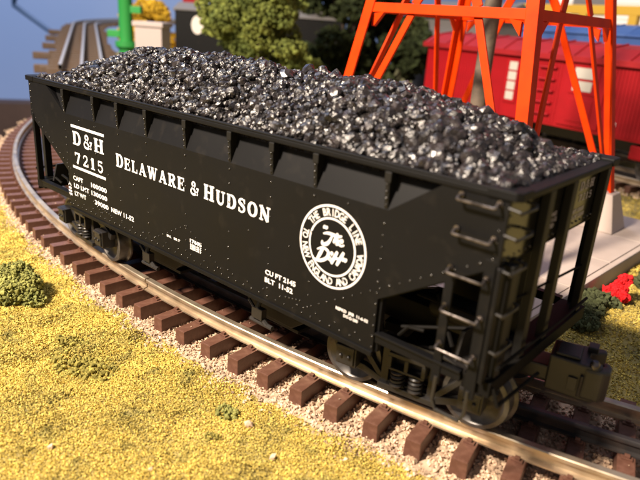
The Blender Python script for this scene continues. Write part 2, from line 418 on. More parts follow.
def smooth_line(pts, n=6):
    out = []; P = [Vector(p) for p in pts]
    for i in range(len(P)-1):
        p0, p1, p2, p3 = P[max(i-1,0)], P[i], P[i+1], P[min(i+2,len(P)-1)]
        for k in range(n):
            t = k/n; out.append(tuple(.5*((2*p1)+(p2-p0)*t+(2*p0-5*p1+4*p2-p3)*t*t+(3*p1-p0-3*p2+p3)*t**3)))
    out.append(tuple(P[-1])); return out
T_, N_ = .26, .115
def ser(x0, x1, top): y = 1-N_/2 if top else N_/2; return ([(x0,y),(x1,y)], N_)
def G(ch):
    st = lambda x, y0=0, y1=1, w=T_: ([(x,y0),(x,y1)], w)
    if ch == 'D': return .95, [st(.2), ser(0,.45,0), ser(0,.45,1), (ell(.42,.5,.38,.45,90,-90), wide(20,N_,T_*1.1))]
    if ch == 'E': return .88, [st(.2), ser(0,.8,0), ser(0,.78,1), ([(.2,.52),(.58,.52)],N_), st(.76,.0,.3,.09), st(.73,.7,1,.09), st(.57,.36,.68,.08)]
    if ch == 'L': return .86, [st(.2), ser(0,.78,0), ser(0,.44,1), st(.74,0,.34,.09)]
    if ch == 'A': return 1.02, [([(.12,.03),(.47,1)],N_*1.15), ([(.45,1),(.80,.03)],T_), ([(.22,.32),(.68,.32)],N_), ser(-.02,.3,0), ser(.6,1.0,0)]
    if ch == 'W': return 1.32, [([(.14,.97),(.38,0)],T_*.95), ([(.4,0),(.62,.95)],N_*1.1), ([(.62,.97),(.86,0)],T_*.95), ([(.88,0),(1.12,.97)],N_*1.1), ser(-.03,.34,1), ser(.46,.8,1), ser(.98,1.27,1)]
    if ch == 'R': return .98, [st(.2), ser(0,.44,0), ser(0,.45,1), (ell(.42,.745,.3,.21,90,-90), wide(20,N_,T_)), ([(.2,.53),(.45,.53)],N_), ([(.46,.52),(.76,.03)],T_*.95), ser(.66,.96,0)]
    if ch == 'H': return 1.02, [st(.2), st(.76), ser(0,.42,0), ser(0,.42,1), ser(.54,.98,0), ser(.54,.98,1), ([(.2,.51),(.76,.51)],N_)]
    if ch == 'U': return .98, [st(.2,.34,1), (ell(.475,.35,.275,.3,180,360), wide(20,T_,N_,lambda t:t)), st(.75,.35,1,N_*1.1), ser(0,.42,1), ser(.58,.94,1)]
    if ch == 'S': return .8, [(smooth_line([(.64,.70),(.58,.90),(.38,.95),(.18,.86),(.15,.70),(.36,.56),(.58,.42),(.62,.2),(.42,.05),(.2,.09),(.12,.3)]), [.08+.13*math.exp(-((i/60-.5)/.2)**2)+.04 for i in range(61)]), st(.65,.66,.97,.07), st(.11,.03,.34,.07)]
    if ch == 'O': return .96, [(ell(.46,.5,.35,.45,0,360,32), [N_+(T_-N_)*abs(math.cos(2*math.pi*i/32)) for i in range(33)])]
    if ch == 'N': return 1.04, [st(.17,0,1,N_*1.1), ([(.14,.98),(.78,.02)],T_*1.05), st(.80,0,1,N_*1.1), ser(0,.34,0), ser(-.02,.3,1), ser(.64,.98,1)]
    if ch == '&': return 1.02, [(smooth_line([(.93,.52),(.80,.2),(.5,.03),(.2,.08),(.12,.28),(.28,.48),(.52,.66),(.57,.86),(.42,.96),(.27,.84),(.36,.6),(.62,.26),(.9,.05)]), [.13+.05*math.sin(i/72*9)**2 for i in range(73)]), ([(.75,.53),(1.0,.53)],N_)]
    if ch == '7': return .78, [([(.06,.92),(.72,.92)],.16), ([(.66,.9),(.30,0)],T_), st(.09,.7,1,.08)]
    if ch == '2': return .78, [(smooth_line([(.14,.68),(.2,.88),(.4,.95),(.6,.84),(.59,.62),(.34,.34),(.12,.08)]), [.10+.09*(i/36) for i in range(37)]), ([(.08,.08),(.7,.08)],.16), st(.69,.02,.3,.07)]
    if ch == '1': return .62, [st(.3), ser(.06,.54,0), ([(.08,.8),(.26,.95)],.1)]
    if ch == '5': return .78, [([(.16,.92),(.64,.92)],.16), ([(.17,.97),(.15,.52)],.09), (smooth_line([(.15,.54),(.38,.62),(.60,.5),(.63,.28),(.46,.06),(.24,.06),(.1,.22)]), [.10+.08*math.sin(i/36*math.pi) for i in range(37)])]
    return .5, []
def serif_text(b, text, x0, x1, z0, h, plane, firsts=1.0, track_=.10):
    """fit the text between x0 and x1; first letters may be taller"""
    items = []; x = 0; start = True
    for ch in text:
        if ch == ' ': x += .42; start = True; continue
        w_, st = G(ch); k = firsts if (start and ch != '&') else 1.0; start = False
        items.append((x, k, st)); x += w_*k + track_
    x -= track_; sx = (x1-x0)/x
    for gx, k, st in items:
        for pts, wd in st:
            ws = [q*k*h*.98 for q in (wd if isinstance(wd, (list, tuple)) else [wd]*len(pts))]
            horizontal = len(pts) == 2 and abs(pts[0][0]-pts[1][0]) < 1e-6
            if horizontal: ws = [q*sx/h for q in ws]
            ribbon(b, [(x0+(gx+p[0]*k)*sx, z0+p[1]*k*h) for p in pts], ws, plane)
FONTCACHE = {}
def glyph_mesh(text, bold=.02):
    """the built-in font turned to triangles, unit size"""
    key = (text, bold)
    if key in FONTCACHE: return FONTCACHE[key]
    c = bpy.data.curves.new('t', 'FONT'); c.body = text; c.size = 1; c.offset = bold; c.resolution_u = 2; c.fill_mode = 'FRONT'
    o = bpy.data.objects.new('t', c); col.objects.link(o)
    bpy.context.view_layer.update()
    ev = o.evaluated_get(bpy.context.evaluated_depsgraph_get()); me = ev.to_mesh()
    V = [tuple(v.co[:2]) for v in me.vertices]; F = [tuple(p.vertices) for p in me.polygons]
    ev.to_mesh_clear(); bpy.data.objects.remove(o); bpy.data.curves.remove(c)
    FONTCACHE[key] = (V, F); return V, F
def plain_text(b, text, x0, x1, z0, h, plane, bold=.03):
    V, F = glyph_mesh(text, bold)
    a = min(v[0] for v in V); bb = max(v[0] for v in V); k = (x1-x0)/(bb-a); lo = 0.0; hi = .70
    b.add([plane(x0+(v[0]-a)*k, z0+(v[1]-lo)/hi*h, 4) for v in V], F)

def side_plane(sgn):
    return lambda x, z, lv: (x*(-sgn), sgn*(W2+.04+.006*lv), z)      # reads correctly from outside; sgn=-1 is the near side
def car_lettering(parent, sgn):
    pl = side_plane(sgn)
    def part(f):
        b = MB(); f(b); o = b.build('lettering', white, parent, fixn=False); return o
    def initials(b):
        ribbon(b, [(-73.8,55.4),(-49.2,55.4)], 1.05, pl)
        serif_text(b, 'D&H', -72.8, -49.6, 48.2, 5.3, pl, 1.0, .22)
        serif_text(b, '7215', -72.2, -50.6, 40.7, 4.5, pl, 1.0, .26)
        ribbon(b, [(-74.2,39.0),(-49.4,39.0)], 1.05, pl)
    part(initials)
    part(lambda b: serif_text(b, 'DELAWARE & HUDSON', -41.4, 39.6, 45.6, 4.35, pl, 1.13, .17))
    def data(b):
        plain_text(b, 'CAPT', -74.8, -67.0, 33.4, 1.75, pl); plain_text(b, '100000', -60.8, -49.2, 33.4, 1.75, pl)
        plain_text(b, 'LD LMT', -74.6, -62.6, 30.2, 1.75, pl); plain_text(b, '130000', -60.8, -49.2, 30.2, 1.75, pl)
        plain_text(b, 'LT WT', -74.4, -65.4, 26.9, 1.75, pl); plain_text(b, '39000', -58.6, -48.6, 26.9, 1.75, pl)
        plain_text(b, 'NEW 11-52', -46.6, -31.2, 26.9, 1.75, pl)
        for i, z in enumerate((26.6, 27.9, 29.2)): ribbon(b, [(-79.6+.2*i,z),(-76.6-.2*i,z)], .8, pl)
        ribbon(b, [(-79.2,30.2),(-78.1,31.3),(-77.0,30.2)], .5, pl)
    part(data)
    part(lambda b: plain_text(b, 'IN.  BLT', -10.8, -3.2, 27.2, .8, pl))
    def block(b):
        plain_text(b, '17605', 2.2, 8.4, 28.9, 1.2, pl, .05)
        for z in (28.1, 27.4, 26.7): plain_text(b, 'REBUILT', 2.3, 8.3, z-.2, .55, pl, .04)
    part(block)
    part(lambda b: (plain_text(b, 'CU FT 2145', 38.2, 50.6, 29.6, 1.45, pl), plain_text(b, 'BLT  11-52', 38.2, 49.6, 27.1, 1.45, pl)))
    part(lambda b: (plain_text(b, 'REPKD  JRB  11-6-52', 65.6, 76.4, 28.6, .8, pl), plain_text(b, 'DO-D-200', 68.4, 73.2, 27.3, .8, pl)))
    # round emblem
    ex, ez, r1, r0 = 62.6, 45.2, 11.1, 7.75
    def ring(b):
        def round_text(text, a_mid, h, r, step, flip=False):
            n_ = len(text)
            for i, ch in enumerate(text):
                if ch == ' ': continue
                V, F = glyph_mesh(ch, .012)
                xm = (min(v[0] for v in V)+max(v[0] for v in V))/2
                a = RAD(a_mid + (1 if flip else -1)*(i-(n_-1)/2)*step)
                sc = h/.70
                er, et = Vector((math.cos(a), math.sin(a))), Vector((math.sin(a), -math.cos(a)))
                base = r
                if flip: er, et, base = -er, -et, -(r+h)
                out = []
                for vx, vy in V:
                    p = Vector((ex, ez)) + er*(base + vy*sc) + et*((vx-xm)*sc*.78)
                    out.append(pl(p.x, p.y, 4))
                b.add(out, F)
        # clockwise lettering, starting low on one side and running over the top
        round_text('THE BRIDGE LINE', 84, 2.0, r0+.68, 8.6)
        round_text('TO NEW ENGLAND AND CANADA', 264, 2.0, r0+.68, 8.1, True)
    part(ring)
    for r, wd in ((r1, .55), (r0, .5)):
        b = MB(); ribbon(b, ell(ex, ez, r, r, 0, 360, 72), wd, pl); b.build('emblem_ring', white, parent, fixn=False)
    def script(b):
        # the slanted brush words inside the ring
        def st(pts, w0, w1, sx=1, sz=1, dx=0, dz=0):
            q = smooth_line([(ex+dx+sx*p[0]+.28*p[1]*sz, ez+dz+sz*p[1]) for p in pts], 6)
            ribbon(b, q, [w0+(w1-w0)*math.sin(math.pi*i/(len(q)-1)) for i in range(len(q))], pl)
        # opening and closing quotes
        for dx in (0, .75): st([(-4.2+dx, 5.3),(-4.45+dx,4.4)], .35, .8)
        for dx in (0, .75): st([(4.9+dx,-1.6),(4.65+dx,-2.7)], .35, .8)
        # The
        st([(-4.0,3.0),(-2.2,3.55),(.9,3.5),(2.0,4.0)], .35, .85)
        st([(-.9,3.5),(-1.3,1.5),(-2.0,.4),(-3.3,.1),(-3.6,1.0)], .4, 1.0)
        st([(.5,4.3),(.1,1.4)], .6, .85); st([(.1,1.5),(.8,2.6),(1.3,2.3),(1.1,1.3),(1.8,1.4)], .4, .7)
        st([(1.8,1.9),(2.7,2.3),(2.6,2.9),(2.0,2.6),(2.0,1.6),(2.8,1.3),(3.6,1.8)], .35, .65)
        # D & H
        st([(-2.6,-1.0),(-3.4,-4.6)], .7, 1.05)
        st([(-4.4,-1.9),(-2.6,-.9),(-.6,-1.6),(-.5,-3.4),(-2.3,-4.8),(-4.6,-4.9),(-5.0,-4.2)], .4, .95)
        st([(1.2,-3.9),(.2,-3.5),(.4,-2.4),(.9,-1.6),(.4,-1.4),(.4,-2.4),(1.4,-3.8)], .3, .55)
        st([(2.2,-.6),(1.5,-4.5)], .7, 1.0); st([(4.2,-.2),(3.3,-4.4)], .7, 1.0); st([(1.4,-2.8),(4.0,-2.3)], .4, .7)
    part(script)
def end_lettering(parent):
    pl = lambda y, z, lv: (L2+.05+.006*lv, y, z)
    b = MB()
    serif_text(b, 'D&H', 10.5, 20.5, 64.2, 2.3, pl, 1.0, .2); serif_text(b, '7215', 10.8, 20.3, 61.2, 1.9, pl, 1.0, .2)
    plain_text(b, 'CAPT 100000', 7.2, 16.2, 58.4, 1.1, pl); plain_text(b, 'LD LMT 130000', 7.2, 17.2, 56.8, 1.1, pl)
    plain_text(b, 'AIR BRAKE', -9.6, -3.2, 60.6, 1.0, pl); plain_text(b, 'TEST 11-52', -9.6, -2.6, 59.1, 1.0, pl); plain_text(b, 'UNITED', -9.6, -3.6, 57.6, 1.0, pl)
    b.build('lettering', glare_print, parent, fixn=False)

# --- body sheets ------------------------------------------------------------
BX = [-78.2,-55.5,-39.3,-21.6,0,21.6,39.3,55.5,78.2]
def side_panel(sgn):
    b = MB(); y = sgn*W2; yi = sgn*28.0; XT = 92.5
    b.v = [(-XB,y,ZB),(XB,y,ZB),(XB,y,ZS2),(L2,y,ZS1),(L2,y,ZT-2),(XT,y,ZT-2),(XB+.3,y,ZM),(-XB-.3,y,ZM),(-XT,y,ZT-2),(-L2,y,ZT-2),(-L2,y,ZS1),(-XB,y,ZS2),
           (XT,yi,ZT-2),(-XT,yi,ZT-2)]
    b.f = [(0,1,2,6,7,11),(2,3,4,5,6),(11,7,8,9,10),(7,6,12,13),(6,5,12),(7,13,8)]
    # hollow sheet with thickness: closed by an inner copy
    n0 = len(b.v); dy = -sgn*.9
    b.v += [(x, yy+dy, z) for x, yy, z in b.v[:n0]]
    b.f += [tuple(i+n0 for i in f[::-1]) for f in b.f[:6]]
    ring = [0,1,2,3,4,5,12,13,8,9,10,11]
    for i in range(len(ring)):
        p, q = ring[i], ring[(i+1) % len(ring)]; b.f.append((p, q, q+n0, p+n0))
    o = b.build('side_panel', black, car)
    # bottom flange along the sheet
    fb = MB(); fb.box(-XB, XB, y-.45 if sgn < 0 else y-.6, y+.6 if sgn < 0 else y+.45, ZB-.9, ZB+.5); fb.build('sill_flange', black, o, bevel=.15)
    # rivets
    pts = []
    for x in BX:
        for z in ((57.6,53.2,47.5,38,33,29,25.3) if abs(x) < 78 else np.arange(22.5, 58.5, 3.05)): pts.append((x, z))
    for x in np.arange(-76, 76.1, 3.5): pts.append((x, 22.8))
    for x in np.arange(-76+1.7, 76, 7.0): pts.append((x, 24.5))
    for s_ in (-1, 1):
        for t in np.arange(0, 1.0, .052): pts.append((s_*(L2-1.5-t*53), ZS1+1.2-t*31.5))
        for t in np.arange(0, 1.0, .14): pts.append((s_*(18-t*18), 24.6+t*9.5))
        for z in np.arange(ZS1+2.5, ZT-3, 2.6): pts.append((s_*(L2-1.2), z))
        for x in (30.5, 47.4, 66.8): pts.append((s_*x, 41 if x < 60 else 58.2)); 
        for t in np.arange(0, 1, .2): pts.append((s_*(47+t*7), 25.2+t*1.2))
    P = np.array([(x, sgn*(W2+.02), z) for x, z in pts])
    Vr, Fr = scatter(P, np.full(len(P), .36), ICO1, .02)
    link('rivets', np_mesh('rivets', Vr, Fr, rivet_m, True), o)
    car_lettering(o, sgn)
    for x in BX:
        br = MB(); ya, yb, yc = sgn*(W2+.35), sgn*28.0, sgn*(W2+.35)
        tri = [(sgn*27.9, ZT-2.05), (sgn*(W2+.5), ZT-2.05), (sgn*(W2+.5), ZT-4.5), (sgn*(W2+.12), ZM+.2), (sgn*(W2-.3), ZM+.2)]
        br.prism(tri, 'x', x-.55, x+.55)
        br.box(x-.95, x+.95, sgn*(W2+.3)-.32, sgn*(W2+.3)+.32, ZT-4.6, ZT-2.1)
        bo = br.build('brace', matte, car, bevel=.2)
        Pr = np.array([(x, sgn*(W2+.62-.35*t), ZT-5-t*5.2) for t in (0, .33, .66, 1)])
        Vr, Fr = scatter(Pr, np.full(4, .33), ICO1, .02); link('rivets', np_mesh('rivets', Vr, Fr, rivet_m, True), bo)
    return o
side_panel(-1); side_panel(1)
for s_ in (-1, 1):
    b = MB(); x0, x1 = sorted((s_*(L2-.05), s_*(L2-1.0))); b.box(x0, x1, -W2+.95, W2-.95, ZS1, ZT-2.05)
    ep = b.build('end_panel', satin, car, bevel=.15)
    P = [(s_*(L2+.02), y, ZS1+1.3) for y in np.arange(-29.5, 29.6, 2.65)] + [(s_*(L2+.02), yy, z) for yy in (-29.8, 29.8) for z in np.arange(ZS1+3.5, ZT-3, 2.5)]
    Vr, Fr = scatter(np.array(P), np.full(len(P), .36), ICO1, .02); link('rivets', np_mesh('rivets', Vr, Fr, rivet_m, True), ep)
    if s_ > 0: end_lettering(ep)
    b = MB(); b.add([(s_*(L2-.3),-W2+1.0,ZS1+.4),(s_*(L2-.3),W2-1.0,ZS1+.4),(s_*50,W2-1.0,19.2),(s_*50,-W2+1.0,19.2),
                     (s_*(L2-.3),-W2+1.0,ZS1-.7),(s_*(L2-.3),W2-1.0,ZS1-.7),(s_*50,W2-1.0,18.0),(s_*50,-W2+1.0,18.0)], [(0,1,2,3),(7,6,5,4),(0,4,5,1),(1,5,6,2),(2,6,7,3),(3,7,4,0)])
    b.build('slope_sheet', black, car)
    # posts from the rim to the end sill
    for y in (-26.5*s_, -13.3*s_, .7*s_, 25.3*s_):
        b = MB(); xa, xb = sorted((s_*(L2+.05), s_*(L2+2.1))); b.box(xa, xb, y-1.45, y+1.45, 26.6, ZT-2.1 if y*s_ > -20 else ZS1-.3)
        b.build('end_post', matte, car, bevel=.2)
    b = MB(); xa, xb = sorted((s_*(L2-4.5), s_*(L2+2.6))); b.box(xa, xb, -30.2, 30.2, 22.6, 26.5)
    b.build('end_sill', dull, car, bevel=.3)
    for t_ in (-1, 1):
        b = MB(); xa, xb = sorted((s_*(XB+.3), s_*(L2-4.6))); ya, yb = sorted((t_*(W2-.2), t_*(W2-1.6))); b.box(xa, xb, ya, yb, 24.0, 26.2)
        ya, yb = sorted((t_*(W2+.35), t_*(W2-1.9))); b.box(xa, xb, ya, yb, 26.2, 26.9)
        b.build('side_sill', black, car, bevel=.15)
        b = MB(); xa, xb = sorted((s_*(XB-.6), s_*(XB+.9))); ya, yb = sorted((t_*(W2-.9), t_*(W2-2.6))); b.box(xa, xb, ya, yb, 21, ZS2+1); b.build('bay_post', black, car, bevel=.15)
b = MB(); b.box(-103, 103, -5, 5, 17.6, 25.5); b.build('center_sill', black, car, bevel=.3)
# top rim
b = MB()
for t_ in (-1, 1):
    ya, yb = sorted((t_*(W2+.35), t_*27.5)); b.box(-L2+.4, L2-.4, ya, yb, ZT-2.0, ZT-.6)
    ya, yb = sorted((t_*(W2+.3), t_*(W2-1.0))); b.box(-L2+.5, L2-.5, ya, yb, ZT-.6, ZT)
for s_ in (-1, 1):
    xa, xb = sorted((s_*(L2+2.2), s_*(L2-1.3))); b.box(xa, xb, -W2+3.1, W2-3.1, ZT-2.0, ZT-.55)
    for t_ in (-1, 1):
        pts = [(s_*(L2-5), t_*(W2+.6)), (s_*(L2+1.4), t_*(W2+.6)), (s_*(L2+2.5), t_*(W2-.5)), (s_*(L2+2.5), t_*(W2-5.5)), (s_*(L2-1), t_*(W2-5.5)), (s_*(L2-2.4), t_*(W2-3.0)), (s_*(L2-5), t_*(W2-2.4))]
        b.prism(pts, 'z', ZT-1.9, ZT+.12)
b.build('top_rim', black, car, bevel=.28)
# hopper chutes below the side sheets
for s_ in (-1, 1):
    for t_ in (-1, 1):
        cx = s_*31; ya, yb = t_*5.4, t_*19.5
        b = MB(); b.hexa([(cx-8,ya,7.5),(cx+8,ya,7.5),(cx+8,yb,7.5),(cx-8,yb,7.5),(cx-25,ya,19.6),(cx+25,ya,19.6),(cx+25,yb,19.6),(cx-25,yb,19.6)])
        ch = b.build('hopper_chute', matte, car, bevel=.3)
        b = MB(); sg = s_
        b.box(cx-sg*0-9.5, cx-8.2, ya+t_*1 if t_ > 0 else yb+1, yb-1 if t_ > 0 else ya-1, 6.4, 14.5) if False else None
        b.box(cx-10.5, cx+10.5, min(ya,yb)+.6, max(ya,yb)-.6, 6.2, 7.4)
        b.build('chute_door', matte, ch, bevel=.2)
        b = MB(); yl = t_*25.0
        b.tube([(cx-2, yl-t_*1.5, 16.5),(cx-2, yl, 13.5),(cx-1, yl, 10.5),(cx+2.5, yl, 8.2)], .9, 8)
        b.box(cx-3.6, cx+1.0, yl-1.1, yl+1.1, 9.6, 13.2); b.tube([(cx-5, yl, 8.2),(cx+5, yl, 8.2)], .8, 8); b.tube([(cx-2, yl-.2, 11.4),(cx-5.5, yl+t_*.6, 15)], .55, 6)
        b.build('door_latch', iron, ch, smooth=True)
# side ladder at the near end, and its twin on the far side
def ladder(sx, sy):
    yb = sy*(W2+.1)
    b = MB(); b.box(sx*97.2-1.1, sx*97.2+1.1, min(yb-sy*.9, yb), max(yb-sy*.9, yb), 21, ZS1-4)
    root = b.build('ladder', black, car, bevel=.15)
    b = MB(); b.box(sx*106.2-1.3, sx*106.2+1.3, min(yb-sy*.9, yb), max(yb-sy*.9, yb), 21, ZS1+1.0); b.build('stile', black, root, bevel=.15)
    for z in (50.2, 40.8, 31.2): grab(sx, sy, z, root, 'rung')
def grab(sx, sy, z, parent, name):
    y0 = sy*(W2+.1); y1 = sy*(W2+2.1); xa, xb = sx*97.3, sx*106.1
    b = MB(); b.tube([(xa, y0, z+.9),(xa, y1-sy*.3, z+.6),(xa, y1, z+.15),(xa+sx*.35, y1, z),(xb-sx*.35, y1, z),(xb, y1, z+.15),(xb, y1-sy*.3, z+.6),(xb, y0, z+.9)], .38, 8)
    for x in (xa, xb): b.lathe([(.7, 0), (.7, .3), (.4, .45)], 'y', (x, y0 - (0 if sy > 0 else .45), z+.9), 8)
    b.build(name, grab_m, parent, smooth=True)
grab_m = mat('glint_grab_iron', (0.16, 0.14, 0.135), 0.24, metal=0.8, noise=(500, (0.05, 0.043, 0.04), .42, .6))  # metal colour lightened to stand in for lamp highlights on the rungs
for sx, sy in ((1, -1), (-1, 1)):
    ladder(sx, sy)
    for z in (67.0, 59.3): grab(sx, sy, z, car, 'grab_iron')
    b = MB(); yy = sy*(W2+.1)
    b.tube([(sx*97.6, yy, 23),(sx*97.4, yy, 16.5),(sx*98.6, yy, 14.2),(sx*104.8, yy, 14.2),(sx*106, yy, 16.5),(sx*106, yy, 23)], .48, 8); b.build('stirrup_step', iron, car, smooth=True)
for sx, sy in ((1, -1), (-1, 1)):
    for z in (66.6, 60.8, 53.2, 43.4, 34.2):
        x0, x1 = sx*(L2+.1), sx*(L2+2.7); ya, yb = sy*31.5, sy*23.2
        b = MB(); b.tube([(x0, ya, z+.8),(x1, ya, z+.5),(x1, ya-sy*.4, z),(x1, yb+sy*.4, z),(x1, yb, z+.5),(x0, yb, z+.8)], .36, 8); b.build('end_grab', iron, car, smooth=True)
    b = MB(); xs = sorted((sx*(L2+.2), sx*(L2+1.2))); b.box(xs[0], xs[1], sy*31.2-1.1, sy*31.2+1.1, 26.6, ZS1-.2); b.build('corner_post', black, car, bevel=.15)
    b = MB(); b.box(xs[0], xs[1], sy*22.2-.9, sy*22.2+.9, 26.6, ZS1-.2); b.build('stile', black, car, bevel=.15)
for sx in (-1, 1):
    b = MB(); b.box(*sorted((sx*(L2-2.5), sx*(L2-.9))), -sx*-30.3-1.2, -sx*-30.3+1.2, 26.6, ZS1+1); b.build('corner_post', black, car, bevel=.15)
    # brake gear standing on the end platform
    b = MB(); b.lathe([(0.1,-7.2),(3.4,-7),(3.9,-6),(3.9,6),(3.4,7),(0.1,7.2)], 'x', (sx*91, -11, 31.0), 18); b.box(sx*91-5, sx*91+5, -13, -9, 25.6, 28.2)
    b.build('brake_cylinder', matte, car, smooth=True)
    b = MB(); b.tube([(sx*96, -22, 26.6),(sx*88, -18, 36.8)], .55, 6); b.tube([(sx*82, -24, 27.4),(sx*101, -20, 33)], .5, 6); b.tube([(sx*80.5, -15, 33.5),(sx*98, -15, 33.5)], .6, 6)
    b.tube([(sx*84, -28, 27.2),(sx*86.5, -28, 30.5),(sx*91, -28, 31.2)], .5, 6); b.tube([(sx*93, -27.5, 27.2),(sx*96.5, -28.4, 29.0)], .5, 6)
    b.build('brake_rod', dull, car, smooth=True)
    b = MB(); b.prism([(sx*81,25.6),(sx*103,25.6),(sx*103,50.2),(sx*81,36.2)], 'y', -1, 1); b.build('blocking_plate', matte, car)  # matte plate added to hide the bright pad and keep the bay dark
    b = MB(); b.tube([(sx*(L2+3.2), -30, 30.5),(sx*(L2+3.4), 8, 30.0),(sx*(L2+3.4), 26.5, 30.5)], .5, 6); b.tube([(sx*(L2+2.8), -29, 25),(sx*(L2+4.4), -29, 21),(sx*(L2+4.6), -6, 20)], .5, 6)
    b.build('uncoupling_rod', dull, car, smooth=True)
    b = MB(); b.tube([(sx*(L2+.6), 30, 40),(sx*(L2+.6), -22, 44)], .35, 6); b.build('end_rod', dull, car, smooth=True)
    b = MB(); b.prism([(-28,26.7),(-16,26.7),(-16,30.5),(-19,34),(-26,34)], 'x', sx*100-.5, sx*100+.5); b.build('bracket_plate', iron, car, bevel=.15)
# trucks
def truck(cx, cy, rz):
    b = MB(); b.box(-5.5, 5.5, -19.5, 19.5, 9.5, 15.5); b.lathe([(5,15.5),(5,17.6)], 'z', (0,0,0), 20); b.box(-17, 17, -2.5, 2.5, 10.5, 13.5)
    t = b.build('truck', iron, car, bevel=.3, loc=(cx, cy, 0), rz=rz)
    for s_ in (-1, 1):
        y0, y1 = sorted((s_*20.2, s_*22.6))
        b = MB()
        b.strip2d([(-24,10.2),(-17,13.4),(-9,16.0),(0,16.4),(9,16.0),(17,13.4),(24,10.2)], 2.6, 'y', y0, y1)
        b.strip2d([(-21.5,6.0),(-14,5.0),(-8,3.0),(8,3.0),(14,5.0),(21.5,6.0)], 2.2, 'y', y0+.1, y1-.1)
        for x in (-7, 7): b.box(x-1.1, x+1.1, y0-.15, y1+.15, 3.2, 15.6)
        b.strip2d([(-8,4),(-15.5,12.6)], 1.6, 'y', y0+.25, y1-.25); b.strip2d([(8,4),(15.5,12.6)], 1.6, 'y', y0+.25, y1-.25)
        b.box(-8.5, 8.5, min(y0,y1)-.3, y1+1.2 if s_ > 0 else y1+.3, 1.6, 3.4) if s_ > 0 else b.box(-8.5, 8.5, y0-1.2, y1+.3, 1.6, 3.4)
        sf = b.build('side_frame', iron, t, bevel=.25, loc=(0, -s_*1.3, 1.9))
        for x in (-18.5, 18.5):
            b = MB(); ya, yb = sorted((s_*19.6, s_*25.2)); b.box(x-3.3, x+3.3, ya, yb, 5.4, 12.2)
            ya, yb = sorted((s_*25.2, s_*25.8)); b.box(x-2.7, x+2.7, ya, yb, 6.0, 11.0); b.box(x-3.0, x+3.0, *sorted((s_*24.6, s_*26.2)), 11.0, 12.0)
            for dx in (-1.3, 1.3): b.lathe([(.6, 0), (.6, .5), (.2, .7)] if s_ > 0 else [(.2, -.7), (.6, -.5), (.6, 0)], 'y', (x+dx, s_*25.8, 8.6), 8)
            b.build('journal_box', iron, t, bevel=.3, loc=(0, -s_*1.3, 1.9))
        b = MB(); ya, yb = sorted((s_*21.0, s_*25.0)); b.box(-5.4, 5.4, ya, yb, 13.4, 14.5)
        for x in (-5.0, 0, 5.0): b.box(x-.55, x+.55, ya, yb, 9.9, 13.4)
        b.box(-5.4, 5.4, ya, yb, 9.2, 9.9); b.box(-5.2, 5.2, *sorted((s_*20.8, s_*21.8)), 9.5, 14); b.build('bolster_end', iron, t, bevel=.2, loc=(0, -s_*1.3, 1.9))
        for x in (-2.7, 2.7):
            b = MB(); b.tube([(x+1.7*math.cos(a), s_*23.2+1.7*math.sin(a), 3.6+a/(2*math.pi*4.2)*5.4) for a in np.linspace(0, 2*math.pi*4.2, 64)], .52, 6)
            b.build('spring', iron, t, smooth=True, loc=(0, -s_*1.3, 1.9))
        # brake hanger
    for x in (-18.5, 18.5):
        b = MB(); b.tube([(x, -20, 8.7),(x, 20, 8.7)], 1.6, 12); ax = b.build('axle', steel, t, smooth=True)
        for s_ in (-1, 1):
            prof = [(0.5,13.6),(4,13.6),(8.2,14.0),(10.3,14.1),(10.4,14.9),(9.4,15.4),(9.2,15.9),(9.1,19.2),(7.9,19.4),(6.6,18.2),(3.4,17.6),(2.8,19.2),(.5,19.3)]
            prof = [(r, h*s_) for r, h in prof]
            b = MB(); b.lathe(prof, 'y', (x, 0, 9.15), 40); b.build('wheel', steel, t, smooth=True)
    return t
def tpos(x): return x, CY-math.sqrt(RC**2-(x-CX)**2), math.asin((x-CX)/RC)
truck(*tpos(78.5)); truck(*tpos(-79))
# couplers on their drawbars
def coupler(x, flip):
    xx, yy, rz = tpos(x)
    b = MB()
    b.box(-22, -4, -3.2, 3.2, 10.6, 14.4); b.box(-14, -2.5, -5.0, 5.0, 12.0, 17.0)
    b.prism([(-4,-6.2),(6.5,-7.2),(10.5,-7.0),(11.5,-5.2),(11.5,-2.8),(8.8,-2.2),(7.4,0),(7.4,2.8),(12.2,5.6),(11.6,8.2),(3,7.0),(-4,6.2)], 'z', 10.0, 21.6)
    b.box(-2.6, 5.0, -5.2, 4.4, 21.6, 22.6)
    c = b.build('coupler', iron, car, bevel=.6, loc=(xx, yy, 1.2), rz=rz+(math.pi if flip else 0)); c.scale = (.84, .84, .9)
    b = MB(); b.prism([(6.8,-7.6),(12.0,-7.4),(14.2,-5.6),(14.4,-1.8),(13.2,.9),(11.2,.4),(11.8,-2.2),(10.2,-3.6),(6.8,-4.2)], 'z', 10.8, 20.9); b.build('knuckle', iron, c, bevel=.9)
    b = MB(); b.lathe([(1.5,20.6),(1.5,22.4),(.9,23.2)], 'z', (9.2,-5.6,0), 12); b.build('knuckle_pin', grab_m, c, smooth=True)
    b = MB(); b.box(2.6, 5.4, -7.75, -7.0, 12.6, 17.0); b.tube([(6.4,-7.4,11.4),(6.4,-7.9,18.5)], .6, 6); b.build('lock_plate', iron, c, bevel=.15)
    b = MB(); b.box(6.2, 9.4, 2.8, 7.2, 21.6, 23.4); b.build('lift_lug', iron, c, bevel=.3)
coupler(113.5, False); coupler(-117, True)

